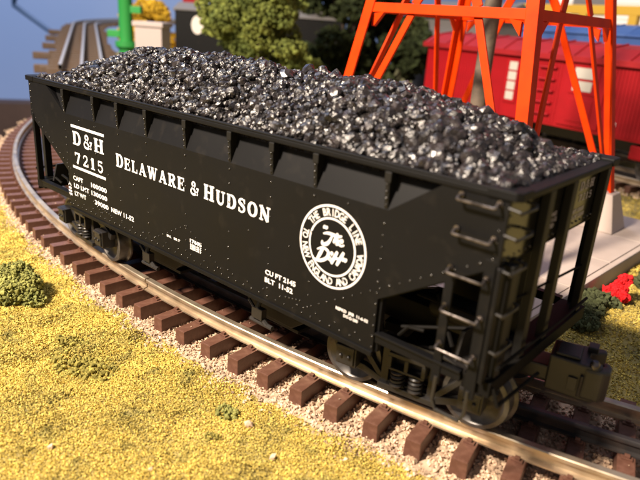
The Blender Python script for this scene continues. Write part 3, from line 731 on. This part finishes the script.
# ------------------------------------------------------------------ coal
def heap_z(x, y):
    """surface of the heap"""
    x = np.asarray(x, float); y = np.asarray(y, float)
    ex = np.clip(1-(np.abs(x)/107)**7, 0, 1); ey = np.clip(1-(np.abs(y)/28.8)**2.0, 0, 1)
    top = np.interp(x, [-108,-95,-65,-40,-15,18,46,67,83,95,108], [2.5,8.0,14.0,15.4,15.2,13.4,14.6,12.6,10.8,7.8,2.2])
    edge = np.minimum(ex, ey)
    return ZT-1.1 + top*np.minimum(ex, 1)*ey**.85 + np.clip(edge*3, .15, 1)*(1.5*vnoise(x+400, y+400, 12, 31) + .8*vnoise(x+400, y+400, 5, 32))
xs = np.arange(-106.5, 106.6, 1.5); ys = np.arange(-29.4, 29.5, 1.47)
X, Y = np.meshgrid(xs, ys, indexing='ij'); Z = heap_z(X, Y) - .8; Z = np.where((np.abs(Y) > 28.3) | (np.abs(X) > 105.6), np.minimum(Z, ZT-3.2), Z)
idx = np.arange(X.size).reshape(X.shape); q = np.stack([idx[:-1,:-1], idx[1:,:-1], idx[1:,1:], idx[:-1,1:]], -1).reshape(-1,4)
coal = link('coal_load', np_mesh('coal_load', np.stack([X, Y, Z], -1).reshape(-1,3), np.concatenate([q[:,[0,1,2]], q[:,[0,2,3]]]), coal_m))
tag(coal, 'heaped load of glossy black coal lumps filling the open hopper car', 'coal')
n = 8600
x = rng.uniform(-106, 105.6, n); y = rng.uniform(-28.4, 28.4, n)
e = rng.random(n) < .13; y = np.where(e, np.sign(y)*rng.uniform(26.6, 28.4, n), y)
e = rng.random(n) < .04; x = np.where(e, np.sign(x)*rng.uniform(103, 105.4, n), x)
sz = np.clip(rng.lognormal(-.04, .34, n), .45, 1.9) * (1+.22*np.clip((x-20)/60, 0, 1))
V, F = scatter(np.stack([x, y, heap_z(x, y) - .25 + rng.uniform(-.35, .7, n)], 1), sz, ICO2, .21)
tag(link('coal_rubble', np_mesh('coal_rubble', V, F, coal_m), coal), kind='stuff')
lump_me = []
for i in range(10):
    V0, F0 = scatter([(0,0,0)], [1.0], ICO2, .17); lump_me.append(np_mesh('coal_lump', V0, F0, coal_m))
for i in range(300):
    # the large ones lie where the photograph sees them: the near slope and the crown
    x = random.uniform(-104, 105); y = random.uniform(-27.5, 15)
    big = i >= 276
    if big: x, y = random.uniform(10, 92), random.uniform(-8, 16)
    o = link('coal_lump', random.choice(lump_me), coal, (x, y, float(heap_z(x, y))+random.uniform(-.2, .7)))
    s_ = random.uniform(1.15, 1.9)*(1+.35*min(1, max(0, (x-10)/70))); s_ = random.uniform(2.1, 3.0) if big else s_; o.scale = (s_, s_, s_*random.uniform(.75, 1)); o.rotation_euler = (random.uniform(0,6.28), random.uniform(0,6.28), random.uniform(0,6.28))

# ------------------------------------------------------------------ plants
def clump_points(ells, n, r=rng):
    """points spread over the outer shells of ellipsoids (cx,cy,cz,rx,ry,rz)"""
    vol = np.array([e[3]*e[4]+e[4]*e[5]+e[3]*e[5] for e in ells]); k = r.choice(len(ells), n, p=vol/vol.sum())
    d = r.normal(size=(n,3)); d /= np.linalg.norm(d, axis=1)[:,None]
    E_ = np.array(ells)[k]; return E_[:,:3] + d*E_[:,3:]*r.uniform(.72, 1.06, n)[:,None]
def blob_ells(n, R, H, base, seed, spread=.75, rr=(.28,.48)):
    r = np.random.default_rng(seed); out = []
    for i in range(n):
        a = r.uniform(0, 6.28); t = r.random()**.5*spread; h = r.random()
        taper = math.sqrt(max(.08, 1-(2*h-1)**2))
        s_ = r.uniform(*rr)*R
        out.append((R*t*math.cos(a)*taper, R*t*math.sin(a)*taper, base+h*H, s_, s_, s_*.8))
    return out
def bush(name, loc, ells, n, size, mtl, label, cat, group=None, core=True):
    o = empty(name, loc); tag(o, label, cat, group)
    P = clump_points(ells, n); P = P[P[:,2] > -1.0]
    V, F = scatter(P, np.clip(rng.lognormal(-.15, .42, len(P)), .35, 2.0)*size, ICO1, .34)
    f = link('foliage', np_mesh('foliage', V, F, mtl), o)
    b = MB()
    for e in ells[:5]: b.tube([(0,0,-.5),(e[0]*.5,e[1]*.5,e[2]*.6),(e[0],e[1],e[2])], [.9,.7,.35], 6)
    b.build('stem', bark, o, smooth=True)
    return o
gz = lambda x, y: float(ground_z(x, y))
bush('shrub', (-75,-60,gz(-75,-60)), [(-2,0,5,8,7,5.5),(4,-2,4,6,6,5),(7,2,4,5,5,4.5),(-8,2,5,6,6,6),(-1,4,9,5.5,5,5),(5,5,6,5,5,4.6),(-13,-2,4,6,5,5),(11,4,2.4,5,4,3)], 4200, .6, bush_m, 'rounded green foam shrub on the yellow turf beside the ballast', 'shrub')
bush('ground_shrub', (-14,-64,gz(-14,-64)), [(-10,2,.3,9,6,1.6),(0,-3,.2,10,6,2.0),(9,2,.3,7,6,1.5),(-2,5,.2,8,4,1.3)], 1500, .55, olive_m, 'low flat olive tuft spreading on the turf near the picture edge', 'shrub')
bush('tuft', (40,-47,gz(40,-47)), [(0,0,.5,3.4,2.8,1.8),(2,1,.5,2,2,1.4)], 260, .5, bush_m, 'small green tuft at the border of turf and ballast', 'tuft')
bush('tuft', (46,-57,gz(46,-57)), [(0,0,.3,2.4,2,1.1)], 130, .42, olive_m, 'tiny olive tuft on the turf next to pale stones', 'tuft')
bush('tuft', (-50,-84,gz(-50,-84)), [(0,0,.3,5,4,1.2),(5,2,.2,4,3,1)], 300, .5, olive_m, 'flat brownish olive tuft low on the open turf', 'tuft')
bush('flower_bush', (96,134,gz(96,134)), [(0,0,6,3.4,3.4,3.6),(1,2,10,2.6,2.6,3),(-2,-2,4.5,3.2,3.2,3.2),(2,-1,4,3,3,3)], 800, .8, red_flower, 'bright red flowering bush at the foot of the concrete pad', 'flower bush')
bush('shrub', (89,121,gz(89,121)), [(0,0,3,6,6,4),(2,-8,2.5,6,6,3.2),(5,6,2,5,5,3)], 900, .95, dkbush_m, 'dark green shrub against the concrete pad in front of the red bush', 'shrub')
bush('shrub', (92,103,gz(92,103)), [(0,0,3,6,6,4),(2,-7,2.5,6,6,3.2)], 700, .95, dkbush_m, 'dark green shrub at the pad corner behind the car end', 'shrub')
bush('shrub', (101,163,gz(101,163)), [(0,0,3,5,7,4),(0,10,3,5,7,4.2),(1,22,3,5,8,4)], 1000, 1.0, dkbush_m, 'dark green shrub along the pad beyond the red bush', 'shrub')

def tree(name, loc, R, H, base, n_ell, n, size, mtl, label, group, seed, rr=(.16,.34)):
    ells = blob_ells(n_ell, R, H, base, seed, .85, rr)
    o = empty(name, loc); tag(o, label, 'tree', group)
    P = clump_points(ells, n)
    V, F = scatter(P, np.clip(rng.lognormal(-.1, .42, len(P)), .35, 2.2)*size, OCTA, .34)
    link('crown', np_mesh('crown', V, F, mtl), o)
    b = MB(); b.tube([(0,0,-2),(1,0,base*.6),(-1,1,base+H*.3),(0,0,base+H*.7)], [R*.10,R*.08,R*.06,R*.03], 8)
    for e in ells[:9]: b.tube([(0,0,base+H*.1),(e[0]*.5,e[1]*.5,(base+e[2])*.5),(e[0],e[1],e[2])], [R*.045,R*.03,R*.015], 6)
    b.build('trunk', bark, o, smooth=True)
    return o
tree('leafy_tree', (-300,274,GZ), 62, 150, 22, 120, 24000, 1.55, tree_m, 'bushy yellow-green foam tree behind the coal load', 'trees behind the hopper car', 3, (.13,.25))
tree('leafy_tree', (-312,214,GZ), 33, 46, 16, 34, 8000, 1.5, tree_m, 'low yellow-green tree spreading beside the bushy lit one', 'trees behind the hopper car', 4)
tree('leafy_tree', (-256,318,GZ), 17, 46, 28, 12, 1800, 1.8, tree_m, 'slim yellow-green tree in front of the dark trees', 'trees behind the hopper car', 5)
tree('dark_tree', (-365,462,GZ), 78, 170, 20, 52, 10000, 3.4, darktree_m, 'tall dark green tree between the yellow-green tree and orange tower', 'dark trees behind the tower', 6)
tree('dark_tree', (-320,520,GZ), 62, 120, 16, 42, 8000, 3.2, darktree_m, 'dark green tree seen through the orange tower frame', 'dark trees behind the tower', 7)
tree('dark_tree', (-470,470,GZ), 74, 190, 20, 50, 8000, 3.6, darktree_m, 'dark tree directly behind the bushy yellow-green tree', 'dark trees behind the tower', 8)
tree('dark_tree', (-286,452,GZ), 30, 46, 10, 20, 3000, 2.8, darktree_m, 'low dark green tree beside the end of the red car', 'dark trees behind the tower', 10)
tree('gold_tree', (-650,388,GZ), 50, 96, 14, 40, 8000, 2.4, goldtree_m, 'golden yellow tree behind the small white hut', 'trees in the far corner', 9)

# ------------------------------------------------------------------ water tower: pad, footings, tapered orange legs, braces, riser
pad = MB(); pad.box(-87, 87, -97, 97, GZ-.6, -2.2)
pad_o = pad.build('concrete_pad', concrete, bevel=.8, loc=(0,163,0), rz=RAD(-3)); tag(pad_o, 'cream concrete base slab under the orange tower', 'slab')
for x0, x1 in ((-84,-29.2),(-28.4,28.4),(29.2,84)):
    for y0, y1 in ((-94,-47.4),(-46.6,-.4),(.4,46.6),(47.4,94)):
        b = MB(); b.box(x0, x1, y0, y1, -2.25, -1.6); b.build('slab_panel', concrete, pad_o, bevel=.25)
tower = empty('steel_tower', (0, 161, -1.6), RAD(-1.8)); tag(tower, 'tapered orange steel tower with angle legs and diagonal braces', 'tower')
def th_(z): return 57.0 - .158*(z-20)
Z0, ZB1, ZTOP = 17.0, 110.0, 205.0
def corner(sx, sy, z): h = th_(z); return Vector((sx*h, sy*h, z))
for sx, sy in ((-1,-1),(1,-1),(1,1),(-1,1)):
    f = MB(); c = 57.0
    f.hexa([(sx*57.8-11,sy*57.8-11,0),(sx*57.8+11,sy*57.8-11,0),(sx*57.8+11,sy*57.8+11,0),(sx*57.8-11,sy*57.8+11,0),(sx*57-6.5,sy*57-6.5,21),(sx*57+6.5,sy*57-6.5,21),(sx*57+6.5,sy*57+6.5,21),(sx*57-6.5,sy*57+6.5,21)])
    f.build('footing', concrete, tower, bevel=.6)
    # L-shaped angle leg
    b = MB(); wl, tl = 5.8, 1.3
    def sec(z):
        c = corner(sx, sy, z); ox, oy = c.x+sx*4, c.y+sy*4
        return [(ox,oy,z),(ox-sx*wl,oy,z),(ox-sx*wl,oy-sy*tl,z),(ox-sx*tl,oy-sy*tl,z),(ox-sx*tl,oy-sy*wl,z),(ox,oy-sy*wl,z)]
    A, B = sec(18), sec(ZTOP); b.add(A+B, [tuple(range(6)), tuple(range(11,5,-1))]+[(i,(i+1)%6,6+(i+1)%6,6+i) for i in range(6)])
    b.build('leg', orange, tower, bevel=.3)
def face_bar(p, q, nrm, wd, tk, name):
    p, q = Vector(p), Vector(q); d = (q-p).normalized(); n = Vector(nrm).normalized(); s_ = d.cross(n).normalized()*wd/2; o_ = n*tk/2
    b = MB(); b.hexa([p-s_-o_, p+s_-o_, p+s_+o_, p-s_+o_, q-s_-o_, q+s_-o_, q+s_+o_, q-s_+o_]); return b.build(name, orange, tower, bevel=.25)
for k, (a, c_) in enumerate((((-1,-1),(1,-1)), ((1,-1),(1,1)), ((1,1),(-1,1)), ((-1,1),(-1,-1)))):
    nrm = Vector(((a[0]+c_[0])/2, (a[1]+c_[1])/2, .158))
    off = Vector((nrm.x, nrm.y, 0))*2.6
    for zb in (ZB1, 198):
        A, B = corner(*a, zb)+off, corner(*c_, zb)+off; d = (B-A).normalized()
        face_bar(A+d*-2, B-d*-2, nrm, 4.6, 1.4, 'cross_beam')
        # gussets
        for P_, s_ in ((A, 1), (B, -1)):
            g = MB(); u = d*s_; n_ = nrm.normalized()*1.0
            tri = [P_+u*3+Vector((0,0,-3)), P_+u*9+Vector((0,0,-2)), P_+u*3+Vector((0,0,-9))]
            g.add([t-n_ for t in tri]+[t+n_ for t in tri], [(0,1,2),(5,4,3),(0,3,4,1),(1,4,5,2),(2,5,3,0)]); g.build('gusset', orange, tower)
    M1 = (corner(*a, ZB1)+corner(*c_, ZB1))/2 + off
    # the two braces spread from near the beam's middle down to the feet
    d = (corner(*c_, 30)-corner(*a, 30)).normalized()
    A0, B0 = corner(*a, 26)+off*.5+d*3, corner(*c_, 26)+off*.5-d*3
    QA = corner(*a, ZB1)+off*.5+(corner(*c_, ZB1)-corner(*a, ZB1))*.30; QB = corner(*a, ZB1)+off*.5+(corner(*c_, ZB1)-corner(*a, ZB1))*.70
    face_bar(A0, QA, nrm, 3.7, 1.3, 'brace'); face_bar(B0, QB, nrm, 3.7, 1.3, 'brace')
    QA2, QB2 = corner(*a, 196)+off*.5, corner(*c_, 196)+off*.5
    face_bar(QB+Vector((0,0,2)), QA2, nrm, 4.5, 1.2, 'brace'); face_bar(QA+Vector((0,0,2)), QB2, nrm, 4.5, 1.3, 'brace')
b = MB(); b.tube([(0,0,-.5),(0,0,6),(0,0,6.1),(0,0,ZTOP)], [6.5,6.5,4.3,4.3], 20); b.build('riser_pipe', pipe_m, tower, smooth=True)

# ------------------------------------------------------------------ background track and the red car on it
def simple_track(name, origin, ang, length, label, tie_mat, rail_mat, z0=0.0, tie_len=57, spacing=12.5, irregular=0):
    t = empty(name, (origin[0], origin[1], z0), ang); tag(t, label, 'track')
    for l in (-17.25, 0, 17.25):
        b = MB(); b.prism([(l+p[0], p[1]) for p in PROF], 'x', 0, length); b.build('rail' if l else 'center_rail', rail_mat if l else blackrail, t)
    tbm = MB(); tbm.box(-2.3, 2.3, -tie_len/2, tie_len/2, -10, -4.52); me = tbm.mesh('crosstie', tie_mat, bevel=.25)
    for k in range(int(length/spacing)):
        o = link('crosstie', me, t, ((k+.5)*spacing, random.uniform(-irregular, irregular), 0))
    return t
A165 = RAD(165); dv = Vector((math.cos(A165), math.sin(A165))); nv = Vector((dv.y, -dv.x))
if nv.dot(Vector((CAM[0]-41, CAM[1]-367))) < 0: nv = -nv
ctr = Vector((41, 367)) - nv*16.5            # centre line of the second track
simple_track('siding_track', ctr - dv*130, A165, 560, 'straight siding track with dark ties under the red car', tie_m, nickel)
n = 9000
u = rng.uniform(-130, 430, n); l = rng.uniform(-36, 36, n)
P = np.stack([ctr.x+dv.x*u+nv.x*l, ctr.y+dv.y*u+nv.y*l, np.full(n, GZ+.2)+rng.uniform(0,1,n)], 1); V, F = scatter(P, rng.uniform(.6, 1.1, n), OCTA, .4)
tag(link('gravel', np_mesh('gravel', V, F, ballast_m)), 'pale ballast gravel along the siding under the red car', 'gravel', kind='stuff')

# local frame of the red car: +x runs from its visible left end to the right, -y faces the camera
LC = 300
o0 = ctr + dv*240
rc = empty('red_work_car', (o0.x, o0.y, 0), math.atan2(-dv.y, -dv.x)); tag(rc, 'red wooden railway work car with windows standing behind the orange tower', 'railway car')
b = MB(); b.box(0, LC, -30, 30, 29, 84); b.build('body', red_m, rc, bevel=.4)
k = 0; xx = 0.8
plank = MB(); plank.box(0, 2.7, -.45, .1, 31, 82.5); pm = plank.mesh('side_board', red_m, bevel=.15)
holes = [(104,124),(164,206)]
while xx < LC-3:
    if not any(h0-3 < xx < h1 for h0, h1 in holes): link('side_board', pm, rc, (xx, -30.05, 0))
    xx += 3.0
def car_window(x0, x1, z0, z1, rows, cols):
    b = MB(); b.box(x0-2, x1+2, -31.2, -30.05, z0-2, z1+2); wv = b.build('window', red_m, rc, bevel=.2)
    for i in range(rows):
        for j in range(cols):
            px0, px1 = x0+(x1-x0)*j/cols+.6, x0+(x1-x0)*(j+1)/cols-.6; pz0, pz1 = z0+(z1-z0)*i/rows+.7, z0+(z1-z0)*(i+1)/rows-.7
            b = MB(); b.box(px0, px1, -31.5, -31.15, pz0, pz1); b.build('pane', pane_m, wv)
car_window(108, 118, 44, 78, 4, 1)
b = MB(); b.box(166, 204, -31.4, -30.05, 32, 83); dr = b.build('door', red_m, rc, bevel=.3)
b = MB(); b.box(172, 198, -32.2, -31.4, 58, 80); b.build('door_panel', red_m, dr, bevel=.3)
for z0, z1 in ((60.5,68.2),(70.2,78.5)):
    b = MB(); b.box(176, 193, -32.6, -32.15, z0, z1); b.build('pane', pane_m, dr)
b = MB(); b.box(174, 196, -32.0, -31.3, 36, 54); b.build('door_panel', red_m, dr, bevel=.3)
for i in range(5):
    b = MB(); z = 38+i*9.5; b.tube([(142,-30.5,z),(142,-33,z),(158,-33,z),(158,-30.5,z)], .8, 6); b.build('rung', red_m, rc, smooth=True)
b = MB(); plain_text(b, 'X 52', 211, 219, 38.5, 2.6, lambda x, z, lv: (x, -30.75, z)); plain_text(b, 'NEW', 212, 218, 34.5, 2.2, lambda x, z, lv: (x, -30.75, z)); b.build('lettering', white, rc, fixn=False)
rf = MB(); rf.prism([(-33.5,84.2),(-33.5,86.5),(-18,95),(0,98),(18,95),(33.5,86.5),(33.5,84.2)], 'x', -4, LC+4); rfo = rf.build('roof', red_roof, rc, bevel=.4)
for x in np.arange(4, LC, 24):
    b = MB(); b.prism([(-33.8,86.4),(-33.8,87.4),(-18,96),(0,99),(0,97.8),(-18,94.8)], 'x', x-.7, x+.7); b.build('roof_rib', red_roof, rfo)
b = MB(); b.box(-4.2, LC+4.2, -34.2, -33.0, 82.4, 87.0); b.build('fascia', red_roof, rfo, bevel=.3)
b = MB(); b.box(2, LC-2, -9, 9, 18, 29); b.build('underframe', iron, rc)
for x0 in (92, 232):
    b = MB(); b.box(x0, x0+30, -27, -15, 15.5, 26.5); b.build('tool_box', red_m, rc, bevel=1.5)
for x in (38, 262):
    b = MB(); b.strip2d([(x-24,12),(x-10,17),(x+10,17),(x+24,12)], 4, 'y', -23, -20.5); b.box(x-9, x+9, -25, -20, 3, 12); b.box(x-6, x+6, -20, 20, 11, 18); b.build('truck_frame', iron, rc, bevel=.4)
    for dx in (-18, 18):
        for s_ in (-1, 1):
            b = MB(); b.lathe([(r, h*s_) for r, h in [(0.5,14),(9.9,14.1),(10,14.9),(8.7,15.5),(8.6,19),(6,18),(.5,19)]], 'y', (x+dx, 0, 8.65), 24); b.build('wheel', steel, rc, smooth=True)

# blue boxcar on the next track, mostly hidden behind the red car
bo = ctr + dv*200 - nv*88
bc = empty('blue_boxcar', (bo.x, bo.y, 0), math.atan2(-dv.y, -dv.x)); tag(bc, 'blue boxcar whose roof shows above the red car', 'railway car')
b = MB(); b.box(0, 330, -30, 30, 20, 104); b.build('body', blue_m, bc, bevel=.6)
b = MB(); b.prism([(-32,104.1),(-32,106),(-14,113),(0,115),(14,113),(32,106),(32,104.1)], 'x', -3, 333); r_ = b.build('roof', blue_m, bc, bevel=.4)
for x in np.arange(8, 330, 22):
    b = MB(); b.prism([(-32.2,105.8),(-14,113.9),(0,115.9),(0,114.5),(-14,112.6),(-32.2,104.6)], 'x', x-.6, x+.6); b.build('roof_rib', blue_m, r_)
for x in (50, 280):
    for dx in (-18, 18):
        for s_ in (-1, 1):
            b = MB(); b.lathe([(r, h*s_) for r, h in [(0.5,14),(9.9,14.1),(8.7,15.5),(8.6,19),(.5,19)]], 'y', (x+dx, 0, 8.65), 20); b.build('wheel', steel, bc, smooth=True)
    b = MB(); b.box(x-26, x+26, -22, 22, 8, 20); b.build('truck_frame', iron, bc)
simple_track('siding_track', bo - dv*-160 + dv*0 - dv*420, A165, 620, 'siding track under the blue boxcar behind the red car', tie_m, nickel, spacing=40)

# white clapboard building with yellow porch
hb = empty('station_house', (-205, 650, GZ), RAD(-14)); tag(hb, 'white clapboard building with yellow porch beam and posts behind the railway cars', 'building')
b = MB(); b.box(0, 230, 60, 200, 0, 215); b.build('wall', cream_m, hb)
for i in range(24):
    b = MB(); z = 70+i*6; b.prism([(59.95, z), (58.6, z), (59.6, z+6.0), (59.95, z+6.0)], 'x', 0, 230); b.build('clapboard', cream_m, hb)
b = MB(); b.box(-8, 168, -4, 4, 138, 148); b.build('porch_beam', yellow_m, hb, bevel=.5)
for x in (20, 88, 150):
    b = MB(); b.box(x-5, x+5, -4, 4, 0, 138); b.build('porch_post', yellow_m, hb, bevel=.4)
b = MB(); b.box(30, 84, 57.0, 58.5, 140, 192); b.build('doorway', grey_m, hb)
for i in range(14):
    b = MB(); x = 150+i*6; b.box(x, x+3.2, 52, 54, 150, 200); b.build('picket', cream_m, hb)
b = MB(); b.box(148, 234, 54, 55.5, 158, 162); b.box(148, 234, 54, 55.5, 190, 194); b.build('picket_rail', cream_m, hb)

# grey low building behind the dark trees
gb = empty('grey_shed', (-330, 600, GZ), RAD(-12)); tag(gb, 'low grey shed with pale eaves glimpsed through the tower', 'building')
b = MB(); b.box(0, 130, 0, 80, 0, 128); b.build('wall', grey_m, gb); b = MB(); b.prism([(-6,128.2),(40,146),(86,128.2)], 'x', -6, 136); b.build('roof', grey_m, gb)
b = MB(); b.box(-6, 136, -8, -6.2, 126, 130); b.build('eave', cream_m, gb)

# ------------------------------------------------------------------ far left corner: raised track, hut, signal, black boxcar
ang = math.atan2(.479, -.878)
rt = empty('raised_track', (-360, 125, 50), ang); tag(rt, 'raised track on a brown timber trestle bending away in the far corner', 'track')
def rpath(t):
    if t < 560: x, y, a = t, 0.0, 0.0
    else:
        a = -(t-560)/300; x, y = 560+300*math.sin(-a), -300*(1-math.cos(a))
    return x, y, a, .034*t
for l in (-17.25, 0, 17.25):
    b = MB(); pts = []
    for k in range(46):
        x, y, a, z = rpath(k*21); b.v += [(x-math.sin(a)*(l+p), y+math.cos(a)*(l+p), z+q) for p, q in ((-1.3,0),(1.3,0),(1.3,-4.5),(-1.3,-4.5))]
    for k in range(45):
        for j_ in range(4): b.f.append((k*4+j_, k*4+(j_+1) % 4, k*4+4+(j_+1) % 4, k*4+4+j_))
    b.build('rail', tin_m, rt)
tm_ = MB(); tm_.box(-2.6, 2.6, -31, 31, -10, -4.55); tme = tm_.mesh('crosstie', trestle_m, bevel=.3)
for k in range(44):
    x, y, a, z = rpath((k+.5)*21); o = link('crosstie', tme, rt, (x-math.sin(a)*random.uniform(-4,4), y+random.uniform(-4,4), z), a)
d2 = Vector((-.878, .479)); n2 = Vector((.479, .878))
for k in range(5):
    x = 95+k*115; zz_ = .034*x-6
    b = MB(); 
    y1 = 34+random.uniform(0, 16); b.box(x-5, x+5, -30, y1+6, -19, -11.2)
    b.box(x-14, x-5.5, 20, y1, -18, -11.4)
    c_ = b.build('trestle_cap', trestle_m, rt, bevel=1, loc=(0, 0, zz_+5))
    for y in (-24, 0, 24):
        b = MB(); b.hexa([(x-4,y*1.25-4,-84),(x+4,y*1.25-4,-84),(x+4,y*1.25+4,-84),(x-4,y*1.25+4,-84),(x-4,y-4,-19.1),(x+4,y-4,-19.1),(x+4,y+4,-19.1),(x-4,y+4,-19.1)]); b.build('trestle_post', trestle_m, rt, loc=(0, 0, zz_+5))
# the far shelf that carries the corner scenery
sh = MB(); sh.prism([(-1330,920),(-420,560),(-420,190),(-1330,690)], 'z', -40, -12.9)
tag(sh.build('bench_top', soil_m), kind='structure')
hut_m = mat('pale_hut', (0.52, 0.44, 0.42), 0.7)
hut = empty('white_hut', (-447, 256, GZ), RAD(35)); tag(hut, 'small plain white hut beyond the far end of the coal load', 'hut')
b = MB(); b.box(-15, 15, -14, 14, 0, 92); b.build('wall', hut_m, hut, bevel=.5)
b = MB(); b.box(-17, 17, -16, 16, 92.1, 97); b.build('roof', hut_m, hut, bevel=.6)
sg = empty('green_signal', (-520, 268, GZ), RAD(35)); tag(sg, 'bright green lineside post with flared foot beside the white hut', 'signal')
b = MB(); b.lathe([(15,0),(15,6),(10,12),(9,60),(9,62),(13,66),(13,72)], 'z', (0,0,0), 16); b.build('base', green_m, sg, smooth=True)
b = MB(); b.lathe([(8,72.1),(8,150),(12,156),(12,162)], 'z', (0,0,0), 16); b.build('post', green_m, sg, smooth=True)
for xa, xb_, za in ((-22,-7,76),(7,20,104)):
    b = MB(); b.box(xa, xb_, -4, 4, za, za+8); b.build('arm', green_m, sg, bevel=.6)
kb = empty('black_boxcar', (-494, 345, GZ+9), RAD(40)); tag(kb, 'black boxcar with white oval emblem behind the yellow-green trees', 'railway car')
b = MB(); b.box(-22, 190, 0, 58, 18, 102); b.build('body', black, kb, bevel=.6)
b = MB(); b.prism([(-2,102.1),(-2,104),(29,112),(60,104),(60,102.1)], 'x', -24, 192); b.build('roof', grey_m, kb, bevel=.4)
b = MB(); b.prism([(6+7.5*math.cos(a), 86+11*math.sin(a)) for a in np.linspace(0, 2*math.pi, 33)[:-1]], 'y', -.9, -.05); b.build('emblem', cream_m, kb)
for x in (10, 46, 150):
    b = MB(); b.lathe([(0.5,12),(9.5,12.1),(8.6,14),(8.6,18),(.5,18)], 'y', (x, 0, 9), 20); b.build('wheel', steel, kb, smooth=True)
rb = empty('red_caboose', (-600, 420, GZ+9), RAD(40)); tag(rb, 'red caboose top showing above the black boxcar', 'railway car')
b = MB(); b.box(-20, 100, 0, 55, 15, 100); b.build('body', red_m, rb, bevel=.6)
b = MB(); b.box(-12, 16, 8, 46, 100.1, 150); b.build('cupola', red_m, rb, bevel=.6)
b = MB(); b.box(-22, 102, -3, 58, 100.05, 103); b.build('roof', grey_m, rb, bevel=.4)

# cable hanging on the wall
def wallp(q, d):
    v = fwd + rgt*(q[0]-320)/FPX - upv*(q[1]-240)/FPX; v.normalize(); return Vector(CAM)+v*d
b = MB(); b.tube(smooth_line3 if False else [(-1163,428,140),(-1190,425,95),(-1193,425,88),(-1160,452,60),(-1120,480,30)], 5, 8)
tag(b.build('cable', cable_m, smooth=True), 'dark blue bent cable hanging in front of the blue wall', 'cable')
